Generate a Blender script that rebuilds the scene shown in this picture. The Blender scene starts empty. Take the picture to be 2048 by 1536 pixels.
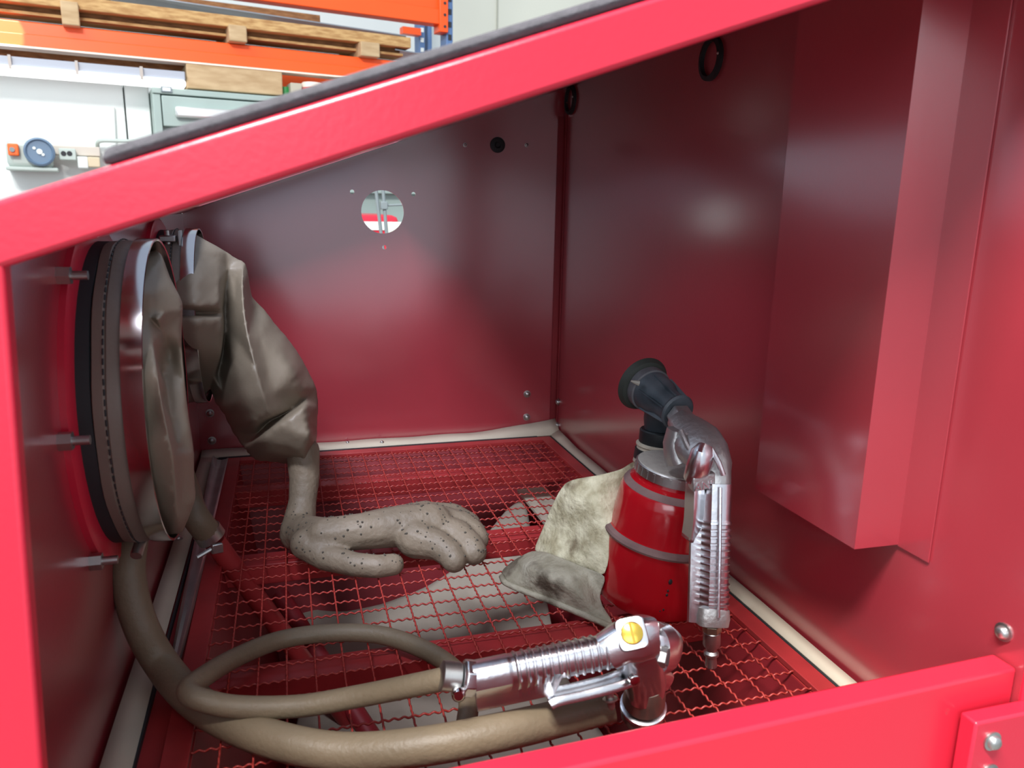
import bpy, bmesh, math, random
from mathutils import Vector, Matrix, noise
from mathutils.geometry import delaunay_2d_cdt
random.seed(7)
COL = bpy.context.scene.collection
PI = math.pi
V = Vector
# ------------------------------------------------------------------ camera, world, light, exposure
F = 1540.0
CAM = V((0.0779, -0.5620, 0.3627))
AX = V((0.96066648, -0.27719039, 0.01689376))     # image right
AY = V((-0.04601122, -0.21886498, -0.97466973))   # image down
AZ = V((0.27386654, 0.93555524, -0.22301012))     # view direction
cam_d = bpy.data.cameras.new('camera'); cam = bpy.data.objects.new('camera', cam_d); COL.objects.link(cam)
cam.matrix_world = Matrix(((AX.x, -AY.x, -AZ.x, CAM.x), (AX.y, -AY.y, -AZ.y, CAM.y), (AX.z, -AY.z, -AZ.z, CAM.z), (0, 0, 0, 1)))
cam_d.sensor_width = 36.0; cam_d.lens = F / 2048 * 36.0; cam_d.clip_start = 0.02; cam_d.clip_end = 60
cam_d.dof.use_dof = True; cam_d.dof.focus_distance = 0.80; cam_d.dof.aperture_fstop = 13.0
bpy.context.scene.camera = cam
sc = bpy.context.scene
sc.view_settings.view_transform = 'Standard'; sc.view_settings.look = 'None'
sc.view_settings.gamma = 1; sc.view_settings.use_curve_mapping = False
sc.view_settings.exposure = 0.16
w = bpy.data.worlds.new('workshop_daylight'); sc.world = w; w.use_nodes = True
bgn = w.node_tree.nodes['Background']; bgn.inputs[0].default_value = (0.80, 0.89, 1.0, 1); bgn.inputs[1].default_value = 0.85

def area(name, loc, target, size, power, color=(1, 1, 1), size_y=None):
    d = bpy.data.lights.new(name, 'AREA'); d.energy = power; d.color = color; d.size = size
    if size_y: d.shape = 'RECTANGLE'; d.size_y = size_y
    o = bpy.data.objects.new(name, d); COL.objects.link(o); o.location = loc
    o.rotation_euler = (V(target) - V(loc)).to_track_quat('-Z', 'Y').to_euler(); return o
area('ceiling_lamp_light', (-0.60, -1.02, 2.35), (0.3, -0.1, 0.1), 1.2, 150, (1.0, 0.97, 0.94), 0.12)
area('front_window_light', (-0.9, -3.4, 1.35), (0.2, 0.2, 0.2), 2.6, 38, (0.88, 0.94, 1.0), 1.3)
area('bay_fill_light', (-1.5, 1.2, 2.6), (0.2, 4.2, 0.6), 1.6, 30, (0.93, 0.98, 1.0), 1.2)  # unseen fill light added to brighten the storage bay

# ------------------------------------------------------------------ picture-to-place helpers
def ray(u, v): return AX * ((u - 1024) / F) + AY * ((v - 768) / F) + AZ
def hit(u, v, ax, val):
    d = ray(u, v); return CAM + d * ((val - CAM[ax]) / d[ax])
def hx(u, v, x): return hit(u, v, 0, x)
def hy(u, v, y): return hit(u, v, 1, y)
def hz(u, v, z): return hit(u, v, 2, z)

# ------------------------------------------------------------------ materials
def mat(name, col, rough=0.5, metal=0.0, var=0.0, scale=8.0, bump=0.0, bscale=60.0, col2=None, coat=0.0, coatr=0.15, cior=1.5, spec=0.5, stain=None, aniso=None):
    m = bpy.data.materials.new(name); m.use_nodes = True; nt = m.node_tree; N = nt.nodes; L = nt.links
    b = N['Principled BSDF']
    b.inputs['Base Color'].default_value = (*col, 1); b.inputs['Roughness'].default_value = rough
    b.inputs['Metallic'].default_value = metal; b.inputs['Coat Weight'].default_value = coat
    b.inputs['Coat Roughness'].default_value = coatr; b.inputs['Coat IOR'].default_value = cior; b.inputs['Specular IOR Level'].default_value = spec
    tc = N.new('ShaderNodeTexCoord'); mp = N.new('ShaderNodeMapping'); L.new(tc.outputs['Object'], mp.inputs[0])
    if aniso: mp.inputs['Scale'].default_value = aniso
    if var > 0 or col2:
        n = N.new('ShaderNodeTexNoise'); n.inputs['Scale'].default_value = scale; n.inputs['Detail'].default_value = 6
        L.new(mp.outputs[0], n.inputs['Vector'])
        r = N.new('ShaderNodeValToRGB'); r.color_ramp.elements[0].position = 0.35; r.color_ramp.elements[1].position = 0.65
        c2 = col2 or tuple(c * (1 - var) for c in col)
        r.color_ramp.elements[0].color = (*c2, 1); r.color_ramp.elements[1].color = (*col, 1)
        L.new(n.outputs['Fac'], r.inputs[0]); out = r.outputs[0]
        if stain:
            sc_, thr, scol = stain
            n2 = N.new('ShaderNodeTexNoise'); n2.inputs['Scale'].default_value = sc_; n2.inputs['Detail'].default_value = 8
            L.new(mp.outputs[0], n2.inputs['Vector'])
            r2 = N.new('ShaderNodeValToRGB'); r2.color_ramp.elements[0].position = thr; r2.color_ramp.elements[1].position = min(1, thr + 0.1)
            r2.color_ramp.elements[0].color = (0, 0, 0, 1); r2.color_ramp.elements[1].color = (1, 1, 1, 1)
            L.new(n2.outputs['Fac'], r2.inputs[0])
            mx = N.new('ShaderNodeMix'); mx.data_type = 'RGBA'; L.new(r2.outputs[0], mx.inputs[0]); L.new(out, mx.inputs[6])
            mx.inputs[7].default_value = (*scol, 1); out = mx.outputs[2]
        L.new(out, b.inputs['Base Color'])
    if bump > 0:
        n3 = N.new('ShaderNodeTexNoise'); n3.inputs['Scale'].default_value = bscale; n3.inputs['Detail'].default_value = 4
        L.new(mp.outputs[0], n3.inputs['Vector'])
        bp = N.new('ShaderNodeBump'); bp.inputs['Strength'].default_value = bump; bp.inputs['Distance'].default_value = 0.002
        L.new(n3.outputs['Fac'], bp.inputs['Height']); L.new(bp.outputs[0], b.inputs['Normal'])
    return m
PANE = bpy.data.materials.new('frosted_view_glass'); PANE.use_nodes = True
_n = PANE.node_tree.nodes; _l = PANE.node_tree.links; _t = _n.new('ShaderNodeBsdfTransparent'); _t.inputs[0].default_value = (.52, .56, .66, 1)
_g = _n.new('ShaderNodeBsdfGlossy'); _g.inputs['Roughness'].default_value = .1; _m = _n.new('ShaderNodeMixShader'); _m.inputs[0].default_value = .08
_l.new(_t.outputs[0], _m.inputs[1]); _l.new(_g.outputs[0], _m.inputs[2]); _l.new(_m.outputs[0], _n['Material Output'].inputs[0])
def emat(name, col, s):
    m = bpy.data.materials.new(name); m.use_nodes = True; b = m.node_tree.nodes['Principled BSDF']
    b.inputs['Base Color'].default_value = (*col, 1); b.inputs['Emission Color'].default_value = (*col, 1); b.inputs['Emission Strength'].default_value = s; return m
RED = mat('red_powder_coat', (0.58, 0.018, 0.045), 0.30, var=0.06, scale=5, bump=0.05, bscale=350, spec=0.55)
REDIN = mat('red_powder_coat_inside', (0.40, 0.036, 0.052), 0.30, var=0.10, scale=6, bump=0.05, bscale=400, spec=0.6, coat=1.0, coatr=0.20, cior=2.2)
REDWORN = mat('chipped_red_paint', (0.64, 0.020, 0.045), 0.30, var=0.06, scale=6, stain=(38, 0.70, (0.20, 0.12, 0.10)))
REDGR = mat('grate_red_paint', (0.42, 0.034, 0.036), 0.42, var=0.25, scale=20)
REDWIRE = mat('grate_wire_paint', (0.44, 0.045, 0.035), 0.38, var=0.2, scale=14, stain=(9, 0.66, (0.62, 0.55, 0.50)))
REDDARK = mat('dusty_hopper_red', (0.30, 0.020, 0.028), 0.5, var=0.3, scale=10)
MATW = mat('pale_ledge_mat', (0.60, 0.53, 0.41), 0.8, var=0.15, scale=12, stain=(7, 0.66, (0.50, 0.12, 0.13)), bump=0.1)
MATC = mat('clean_pale_ledge_mat', (0.60, 0.53, 0.41), 0.8, var=0.15, scale=12, bump=0.1)
SEAL = mat('black_rubber_seal', (0.018, 0.022, 0.024), 0.6)
FOAM = mat('dark_foam_strip', (0.085, 0.08, 0.09), 0.9, var=0.25, scale=150, bump=0.4, bscale=500)
SLEEVE = mat('taupe_rubber_sleeve', (0.27, 0.22, 0.16), 0.48, var=0.22, scale=9, bump=0.12, bscale=220)
CUFFM = mat('brown_sleeve_cuff', (0.19, 0.145, 0.115), 0.5, var=0.15, scale=9, bump=0.12, bscale=220)
GLOVE = mat('gritty_taupe_glove', (0.235, 0.185, 0.13), 0.55, var=0.2, scale=25, stain=(60, 0.72, (0.05, 0.045, 0.03)), bump=0.7, bscale=130)
WORNP = mat('shiny_worn_rubber', (0.30, 0.28, 0.24), 0.25)
HOSEM = mat('tan_rubber_hose', (0.215, 0.165, 0.105), 0.5, var=0.25, scale=14, bump=0.25, bscale=260)
STEEL = mat('polished_steel', (0.72, 0.71, 0.70), 0.12, 1.0)
ZINC = mat('zinc_plated_steel', (0.55, 0.55, 0.53), 0.38, 1.0, var=0.25, scale=60)
GALV = mat('galvanised_strip', (0.50, 0.50, 0.48), 0.4, 0.85, var=0.2, scale=30)
ALU = mat('cast_aluminium', (0.74, 0.74, 0.77), 0.27, 1.0, var=0.08, scale=30, bump=0.12, bscale=120)
ALUD = mat('dusty_cast_aluminium', (0.50, 0.49, 0.48), 0.42, 0.8, var=0.2, scale=40, bump=0.3, bscale=200)
BRASS = mat('brass_screw', (0.83, 0.56, 0.10), 0.25, 1.0)
CUPM = mat('red_enamel_cup', (0.42, 0.006, 0.012), 0.16, var=0.12, scale=14, stain=(46, 0.745, (0.02, 0.015, 0.02)), coat=0.6)
DUST = mat('dusty_grey_lid', (0.40, 0.375, 0.33), 0.75, var=0.15, scale=160, bump=0.3, bscale=900)
BLKP = mat('dusty_black_plastic', (0.030, 0.042, 0.052), 0.5, var=0.5, scale=30, col2=(0.085, 0.10, 0.115))
BLK = mat('black_plastic', (0.012, 0.016, 0.018), 0.5)
LEATH = mat('stained_cream_leather', (0.64, 0.60, 0.42), 0.75, scale=60, col2=(0.33, 0.29, 0.175), stain=(26, 0.56, (0.17, 0.13, 0.075)), bump=1.0, bscale=170)
LEATHD = mat('grubby_grey_leather', (0.42, 0.39, 0.30), 0.75, scale=40, col2=(0.25, 0.225, 0.16), stain=(22, 0.52, (0.095, 0.075, 0.05)), bump=1.0, bscale=170)
CREAM = mat('cream_plastic_ring', (0.60, 0.54, 0.42), 0.5, var=0.3, scale=40)
SAND = mat('blasting_grit', (0.40, 0.345, 0.27), 0.95, var=0.22, scale=7, bump=0.3, bscale=40, stain=(55, 0.76, (0.05, 0.045, 0.04)))
WHITE = mat('white_workshop_wall', (0.74, 0.79, 0.77), 0.7, var=0.03, scale=2)
CREAMW = mat('cream_wall_board', (0.80, 0.80, 0.68), 0.7, var=0.04, scale=2)
CONC = mat('concrete_floor', (0.32, 0.31, 0.29), 0.85, var=0.2, scale=3)
ORANGE = mat('orange_rack_paint', (0.93, 0.10, 0.008), 0.4, var=0.04, scale=6)
BLUE = mat('blue_rack_paint', (0.10, 0.19, 0.38), 0.45, var=0.1)
HOLEM = mat('dark_slot', (0.03, 0.03, 0.035), 0.8)
TIMB = mat('pale_pine', (0.56, 0.36, 0.15), 0.75, scale=7, col2=(0.36, 0.19, 0.065), aniso=(1, 14, 14), bump=0.3)
TIMD = mat('weathered_brown_pine', (0.36, 0.17, 0.065), 0.8, scale=7, col2=(0.20, 0.085, 0.03), aniso=(1, 14, 14), bump=0.3)
PLY = mat('plywood_box', (0.52, 0.38, 0.22), 0.8, scale=5, col2=(0.40, 0.27, 0.14), aniso=(1, 9, 9))
SHEET = mat('grey_steel_sheet', (0.36, 0.38, 0.42), 0.35, 0.7, var=0.2, scale=3)
CABG = mat('grey_green_cabinet', (0.34, 0.43, 0.40), 0.45, var=0.08, scale=6)
CABL = mat('chrome_cabinet_handle', (0.75, 0.77, 0.76), 0.35, 0.7)
MACH = mat('pale_machine_paint', (0.46, 0.53, 0.49), 0.5, var=0.05)
ORB = mat('orange_switch', (0.88, 0.14, 0.02), 0.5)
SLATE = mat('slate_blue_knob', (0.13, 0.20, 0.29), 0.5)
GREEN = mat('green_tin', (0.02, 0.25, 0.06), 0.5)
TUBE = emat('lit_tube', (1, 1, 1), 1.8)
LAMPW = mat('white_lamp_housing', (0.36, 0.39, 0.45), 0.5)
GREY = mat('grey_pole_paint', (0.20, 0.24, 0.25), 0.5)

# ------------------------------------------------------------------ mesh helpers
def link(name, bm, m, parent=None, smooth=True, bev=0.0, sub=0, wn=False):
    me = bpy.data.meshes.new(name); bmesh.ops.recalc_face_normals(bm, faces=bm.faces[:]); bm.to_mesh(me); bm.free()
    me.materials.append(m)
    o = bpy.data.objects.new(name, me); COL.objects.link(o)
    if smooth:
        for p in me.polygons: p.use_smooth = True
        if bev or not sub:
            try: me.set_sharp_from_angle(angle=math.radians(38))
            except Exception: pass
    if bev:
        b = o.modifiers.new('bevel', 'BEVEL'); b.width = bev; b.segments = 2; b.limit_method = 'ANGLE'; b.angle_limit = math.radians(40)
    if sub:
        s = o.modifiers.new('subsurf', 'SUBSURF'); s.levels = sub; s.render_levels = sub
    if parent: o.parent = parent
    return o
def thing(name, label, cat, loc=(0, 0, 0), group=None):
    o = bpy.data.objects.new(name, None); COL.objects.link(o); o.location = loc; o.empty_display_size = 0.02
    o['label'] = label; o['category'] = cat
    if group: o['group'] = group
    return o
def tag(o, label, cat, group=None):
    o['label'] = label; o['category'] = cat
    if group: o['group'] = group
    return o
def struct(o): o['kind'] = 'structure'; return o
def shift(bm, parent):            # geometry is given in world coordinates; make it local to the thing
    if parent is not None:
        q = parent; off = V((0, 0, 0))
        while q is not None: off += q.location; q = q.parent
        bmesh.ops.translate(bm, verts=bm.verts[:], vec=-off)
    return bm
def P(name, bm, m, parent=None, **k): return link(name, shift(bm, parent), m, parent, **k)
def NB(): return bmesh.new()
def box(a, b, bm=None):
    bm = bm or NB(); x0, y0, z0 = a; x1, y1, z1 = b
    v = [bm.verts.new(c) for c in ((x0, y0, z0), (x1, y0, z0), (x1, y1, z0), (x0, y1, z0), (x0, y0, z1), (x1, y0, z1), (x1, y1, z1), (x0, y1, z1))]
    for f in ((0, 3, 2, 1), (4, 5, 6, 7), (0, 1, 5, 4), (1, 2, 6, 5), (2, 3, 7, 6), (3, 0, 4, 7)): bm.faces.new([v[i] for i in f])
    return bm
def hexa(p, bm=None):             # 8 points: bottom loop, top loop
    bm = bm or NB(); v = [bm.verts.new(c) for c in p]
    for f in ((0, 3, 2, 1), (4, 5, 6, 7), (0, 1, 5, 4), (1, 2, 6, 5), (2, 3, 7, 6), (3, 0, 4, 7)): bm.faces.new([v[i] for i in f])
    return bm
def obox(o, ex, ey, ez, bm=None): # origin corner and three edge vectors
    o = V(o); ex = V(ex); ey = V(ey); ez = V(ez)
    return hexa([o, o + ex, o + ex + ey, o + ey, o + ez, o + ex + ez, o + ex + ey + ez, o + ey + ez], bm)
def frame_of(d):
    d = V(d).normalized(); a = V((0, 0, 1)) if abs(d.z) < 0.9 else V((1, 0, 0))
    x = d.cross(a).normalized(); return x, d.cross(x).normalized(), d
def lathe(org, ax, prof, n=24, bm=None, caps=True, rot=0.0):  # prof: (height along axis, radius)
    bm = bm or NB(); x, y, d = frame_of(ax); org = V(org); rings = []
    for h, r in prof:
        rings.append([bm.verts.new(org + d * h + (x * math.cos(rot + 2 * PI * i / n) + y * math.sin(rot + 2 * PI * i / n)) * max(r, 1e-5)) for i in range(n)])
    for a, b in zip(rings, rings[1:]):
        for i in range(n): bm.faces.new((a[i], a[(i + 1) % n], b[(i + 1) % n], b[i]))
    if caps: bm.faces.new(rings[0][::-1]); bm.faces.new(rings[-1])
    return bm
def cyl(a, b, r, n=16, bm=None, r2=None):
    a = V(a); b = V(b); return lathe(a, b - a, [(0, r), ((b - a).length, r2 if r2 else r)], n, bm)
def spline(pts, k=10):
    pts = [V(p) for p in pts]; q = [pts[0] * 2 - pts[1]] + pts + [pts[-1] * 2 - pts[-2]]; out = []
    for i in range(1, len(q) - 2):
        p0, p1, p2, p3 = q[i - 1:i + 3]
        for j in range(k):
            t = j / k; out.append(0.5 * ((2 * p1) + (p2 - p0) * t + (2 * p0 - 5 * p1 + 4 * p2 - p3) * t * t + (3 * p1 - p0 - 3 * p2 + p3) * t ** 3))
    out.append(pts[-1]); return out
def tube(path, r, n=12, bm=None, caps=True, hollow=False):
    bm = bm or NB(); path = [V(p) for p in path]; m = len(path); rf = r if callable(r) else (lambda t: r)
    t0 = (path[1] - path[0]).normalized(); x, y, _ = frame_of(t0); rings = []; prev = t0
    for i, p in enumerate(path):
        t = (path[min(i + 1, m - 1)] - path[max(i - 1, 0)]).normalized()
        q = prev.rotation_difference(t); x = q @ x; y = q @ y; prev = t
        rr = rf(i / (m - 1)); rings.append([bm.verts.new(p + (x * math.cos(2 * PI * j / n) + y * math.sin(2 * PI * j / n)) * rr) for j in range(n)])
    for a, b in zip(rings, rings[1:]):
        for j in range(n): bm.faces.new((a[j], a[(j + 1) % n], b[(j + 1) % n], b[j]))
    if caps: bm.faces.new(rings[0][::-1]); bm.faces.new(rings[-1])
    return bm
def loft(secs, bm=None):          # list of equal-length point loops
    bm = bm or NB(); rings = [[bm.verts.new(p) for p in s] for s in secs]; n = len(rings[0])
    for a, b in zip(rings, rings[1:]):
        for j in range(n): bm.faces.new((a[j], a[(j + 1) % n], b[(j + 1) % n], b[j]))
    bm.faces.new(rings[0][::-1]); bm.faces.new(rings[-1]); return bm
def circ(c, r, n, x=V((1, 0, 0)), y=V((0, 0, 1))): return [V(c) + x * (r * math.cos(2 * PI * i / n)) + y * (r * math.sin(2 * PI * i / n)) for i in range(n)]
def plate_holes(outline, holes, thick):
    bm = NB(); es = []
    for lp in [outline] + holes:
        vs = [bm.verts.new(p) for p in lp]
        for i in range(len(vs)): es.append(bm.edges.new((vs[i], vs[(i + 1) % len(vs)])))
    r = bmesh.ops.triangle_fill(bm, use_beauty=True, use_dissolve=False, edges=es)
    fs = [f for f in bm.faces]
    e = bmesh.ops.extrude_face_region(bm, geom=fs)
    bmesh.ops.translate(bm, verts=[g for g in e['geom'] if isinstance(g, bmesh.types.BMVert)], vec=thick)
    return bm
def bolt_head(c, ax, r, parent, name='bolt', m=None, dome=True):
    c = V(c); ax = V(ax).normalized(); b = NB()
    lathe(c, ax, [(0, r * 1.0), (r * .18, r * 1.0), (r * .22, r * .72), (r * .55, r * .66), (r * .75, r * .45), (r * .80, 0.0)], 14, b, caps=False)
    return P(name, b, m or ZINC, parent)
def hexbolt(c, ax, r, ln, parent, name='bolt', m=None):
    b = NB(); c = V(c); ax = V(ax).normalized()
    lathe(c, ax, [(0, r), (ln * .45, r)], 6, b); lathe(c + ax * ln * .4, ax, [(0, r * .5), (ln * .6, r * .5)], 10, b)
    return P(name, b, m or ZINC, parent)
def bake(o, name):                # apply modifiers into a plain mesh
    bpy.context.view_layer.update(); dg = bpy.context.evaluated_depsgraph_get()
    me = bpy.data.meshes.new_from_object(o.evaluated_get(dg)); me.name = name; o.modifiers.clear(); o.data = me
    for p in me.polygons: p.use_smooth = True
    return o
def pillow(pts, lines, f3, back, crease_lines=(), sub=0):
    """triangulated soft sheet or closed body from control points. pts: id -> (u, v, w); f3(u,v,w) gives the place;
    back(p, w, onrim) gives the matching point on the far side or None to weld"""
    ids = list(pts); idx = {k: i for i, k in enumerate(ids)}
    v2 = [V((pts[k][0], pts[k][1])) for k in ids]; ed = []
    for ln in lines: ed += [(idx[a], idx[b]) for a, b in zip(ln, ln[1:])]
    vo, eo, fo, ov, oe, of = delaunay_2d_cdt(v2, ed, [], 1, 0.01)
    W = []
    for i, q in enumerate(vo):
        if ov[i]: W.append(pts[ids[ov[i][0]]][2])
        else:
            a = sorted(((q - p).length, j) for j, p in enumerate(v2))[:3]; s = sum(1 / (d + .1) for d, _ in a)
            W.append(sum(pts[ids[j]][2] / (d + .1) for d, j in a) / s)
    bm = NB(); fr = [bm.verts.new(f3(q.x, q.y, W[i])) for i, q in enumerate(vo)]
    cnt = {}
    for f in fo:
        for a, b in zip(f, f[1:] + f[:1]): cnt[tuple(sorted((a, b)))] = cnt.get(tuple(sorted((a, b))), 0) + 1
    rim = {i for e, c in cnt.items() if c == 1 for i in e}
    bk = []
    for i, q in enumerate(vo):
        r = back(fr[i].co, W[i], i in rim); bk.append(fr[i] if r is None else bm.verts.new(r))
    for f in fo:
        bm.faces.new([fr[i] for i in f])
        g = [bk[i] for i in reversed(f)]
        if not all(bk[i] is fr[i] for i in f): 
            try: bm.faces.new(g)
            except ValueError: pass
    for e, c in cnt.items():
        if c == 1:
            a, b = e; q = [fr[a], fr[b], bk[b], bk[a]]
            if bk[a] is not fr[a] and bk[b] is not fr[b]: bm.faces.new(q)
    lay = bm.edges.layers.float.get('crease_edge') or bm.edges.layers.float.new('crease_edge')
    for ln in crease_lines:
        for a, b in zip(ln, ln[1:]):
            va = fr[idx[a]]; vb = fr[idx[b]]; e = bm.edges.get((va, vb))
            if e: e[lay] = 0.6
    if sub: bmesh.ops.subdivide_edges(bm, edges=bm.edges[:], cuts=1, use_grid_fill=True)
    return bm

# ------------------------------------------------------------------ workshop: floor and back wall
D_B = ray(4000, 470); D_B.z = 0; D_B.normalize()
N_B = V((-D_B.y, D_B.x, 0))
if N_B.dot(AZ) < 0: N_B = -N_B
Q0 = CAM + ray(400, 100).normalized() * 3.3
def bg(u, v, off=0.0):            # (along, height, depth) coordinates of the storage bay
    d = ray(u, v); t = ((Q0 - CAM).dot(N_B) + off) / d.dot(N_B); p = CAM + d * t
    return (p - Q0).dot(D_B), p.z
def bw(s, h, n): q = Q0 + D_B * s + N_B * n; return V((q.x, q.y, h))
def bbox(s0, s1, h0, h1, n0, n1, bm=None):
    return hexa([bw(s0, h0, n0), bw(s1, h0, n0), bw(s1, h0, n1), bw(s0, h0, n1), bw(s0, h1, n0), bw(s1, h1, n0), bw(s1, h1, n1), bw(s0, h1, n1)], bm)
def bpx(u0, u1, vt, vb, off, depth, ur=None, bm=None):  # box on the bay whose face spans columns u0..u1, heights read at column ur
    ur = (u0 + u1) / 2 if ur is None else ur; vm = (vt + vb) / 2
    return bbox(bg(u0, vm, off)[0], bg(u1, vm, off)[0], bg(ur, vb, off)[1], bg(ur, vt, off)[1], off, off + depth, bm)
struct(P('floor', box((-8, -4, -1.0), (8, 9, -0.95)), CONC, None))
struct(P('wall_back', bbox(-6, bg(893, 60, 1.3)[0], -0.95, 3.4, 1.3, 1.4), WHITE, None))
wb = struct(P('wall_back_board', bbox(bg(893, 60, 1.3)[0], 8, -0.95, 3.4, 1.28, 1.38), CREAMW, None)); wb.name = 'wall_right'
sj = bg(993, 30, 1.28)[0]
j = P('board_joint', bbox(sj, sj + .006, -0.9, 3.3, 1.270, 1.279), mat('joint_grey', (.5, .5, .42), .8), None); j.parent = wb

# ------------------------------------------------------------------ the cabinet
SL = 0.348
def ztop(x): return 0.3613 + SL * (x + 0.023)          # upper face of the sloping top
XL, XR, YN, YF = -0.057, 0.498, -0.235, 0.610
cab = thing('blast_cabinet', 'red powder-coated sandblasting cabinet with sloping top and open side door', 'blast cabinet', (0.22, 0.2, 0))
# end panel with viewing hole
zb = -0.03
outl = [V((XL, YF, zb)), V((XR, YF, zb)), V((XR, YF, ztop(XR) - .0004)), V((XL, YF, ztop(XL) - .0004))]
holes = [circ((0.2175, YF, 0.3535), 0.0312, 40), circ((0.174, YF, 0.3815), 0.0032, 12), circ((0.2635, YF, 0.380), 0.0032, 12), circ((0.219, YF, 0.302), 0.0032, 12)]
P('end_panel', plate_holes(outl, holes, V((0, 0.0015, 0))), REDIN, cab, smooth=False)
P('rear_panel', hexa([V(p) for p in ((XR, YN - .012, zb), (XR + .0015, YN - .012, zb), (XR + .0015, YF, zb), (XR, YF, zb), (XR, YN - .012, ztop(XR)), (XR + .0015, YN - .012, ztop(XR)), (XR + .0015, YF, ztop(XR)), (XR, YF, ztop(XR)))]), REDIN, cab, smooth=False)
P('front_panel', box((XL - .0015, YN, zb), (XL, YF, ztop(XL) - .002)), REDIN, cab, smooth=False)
def slope_box(x0, x1, y0, y1, dz0, dz1, bm=None):
    return hexa([V((x0, y0, ztop(x0) + dz0)), V((x1, y0, ztop(x1) + dz0)), V((x1, y1, ztop(x1) + dz0)), V((x0, y1, ztop(x0) + dz0)),
                 V((x0, y0, ztop(x0) + dz1)), V((x1, y0, ztop(x1) + dz1)), V((x1, y1, ztop(x1) + dz1)), V((x0, y1, ztop(x0) + dz1))], bm)
def rf(x, y): return V((x, y, ztop(x) - .0015))
def rrect(x0, x1, y0, y1): return [rf(x0, y0), rf(x1, y0), rf(x1, y1), rf(x0, y1)]
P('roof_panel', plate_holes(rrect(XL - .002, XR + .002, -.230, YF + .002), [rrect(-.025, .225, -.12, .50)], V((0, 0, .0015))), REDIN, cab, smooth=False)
b = NB(); b.faces.new([b.verts.new(p + V((0, 0, .002))) for p in rrect(-.030, .230, -.125, .505)])
P('window_pane', b, PANE, cab, smooth=False)
for x0, x1, y0, y1, dp in ((-.042, .242, -.137, -.120, .0205), (-.042, .242, .500, .517, .003), (-.042, -.025, -.120, .500, .003), (.225, .242, -.120, .500, .003)):
    P('added_window_lip', slope_box(x0, x1, y0, y1, -dp, -.0016), REDIN, cab, smooth=False)  # lips added around the pane; the deep near one hides its bright sliver
P('top_beam', slope_box(-0.16, 0.53, -0.241, -0.231, -.0236, .0), RED, cab, bev=.0022)
P('foam_strip', slope_box(0.0145, 0.53, -0.240, -0.2315, .0003, .0066), FOAM, cab, bev=.003)
P('door_post', hexa([V(p) for p in ((-.16, -.241, -.42), (-.056, -.241, -.42), (-.056, -.231, -.42), (-.16, -.231, -.42), (-.16, -.241, .316), (-.0207, -.241, .3405), (-.0207, -.231, .3405), (-.16, -.231, .316))]), RED, cab, bev=.002)
P('door_post', box((.4990, -.250, -.42), (.56, -.238, ztop(.5))), RED, cab, bev=.002)
# sill with a long top face
P('door_sill', hexa([V(p) for p in ((-.16, -.267, -.42), (.4975, -.2440, -.42), (.4975, -.2265, -.42), (-.16, -.2475, -.42), (-.16, -.2685, .0925), (.4975, -.2440, .0925), (.4975, -.2265, .0925), (-.16, -.2475, .0925))]), REDWORN, cab, bev=.0022)
hq_ = hy(1953, 1447, -.259)
hp = P('hinge_plate', box((hq_.x, -.259, -.06), (.58, -.2475, hq_.z)), RED, cab, bev=.0015)
a = hy(1983, 1481, -.259); bolt_head(a, (0, -1, 0), .0062, cab, 'bolt')
bolt_head(hy(1978, 1545, -.259), (0, -1, 0), .0062, cab, 'bolt')
bolt_head(hx(2008, 1264, XR), (-1, 0, 0), .0060, cab, 'bolt')
# corner flange strips
P('corner_seam', box((XR - .0105, YF - .0028, .0), (XR - .0012, YF - .0006, .50)), REDDARK, cab, smooth=False)
P('corner_seam', box((XR - .0022, YF - .011, .0), (XR - .0004, YF - .003, .52)), REDDARK, cab, smooth=False)
# box section baffle on the rear panel
bm = NB()
prof = [(.4975, -.1685), (.4975, -.140), (.4600, -.139), (.4600, -.017), (.4975, -.016)]
th = .0014
lo = [bm.verts.new((x, y, .1285)) for x, y in prof]; hi = [bm.verts.new((x, y, .5295 if x > .48 else .516)) for x, y in prof]
inn = [(.4989, -.1685), (.4989, -.1385), (.4614, -.1376), (.4614, -.0184), (.4989, -.0175)]
for i in range(4): bm.faces.new((lo[i], lo[i + 1], hi[i + 1], hi[i]))
P('baffle', bm, REDIN, cab, smooth=False, bev=0).modifiers.new('thick', 'SOLIDIFY').thickness = .0014
P('baffle_flange', box((.4960, -.1690, .1275), (.4968, -.1400, .53)), REDIN, cab, smooth=False)
# far bolts
for u, v in ((1054, 788), (1053, 834), (420, 826), (424, 881)): bolt_head(hy(u, v, YF), (0, -1, 0), .0060, cab, 'bolt')
for zz in (.052, .012): bolt_head((XR - .0004, YF - .012, zz), (-1, 0, 0), .0060, cab, 'bolt')
for u in (930, 1053): bolt_head(hy(u, 290, YF), (0, -1, 0), .0030, cab, 'rivet')
b = NB(); c0 = hy(995, 290, YF); lathe(c0, (0, -1, 0), [(0, .0115), (.002, .0115), (.003, .009), (.003, .005), (.001, .003), (.001, 0)], 20, b, caps=False)
P('hole_plug', b, SEAL, cab)
for u, v in ((1425, 118), (1143, 200)):
    c0 = hx(u, v, XR); b = NB()
    lathe(c0, (-1, 0, 0), [(0, .0165), (.0, .021), (.004, .021), (.005, .0165), (.0, .0165)], 26, b, caps=False)
    g = P('hose_grommet', b, SEAL, cab)
    bolt_head(c0 + V((-.005, -.0185, .002)), (-1, 0, 0), .0016, g, 'rivet')
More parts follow.
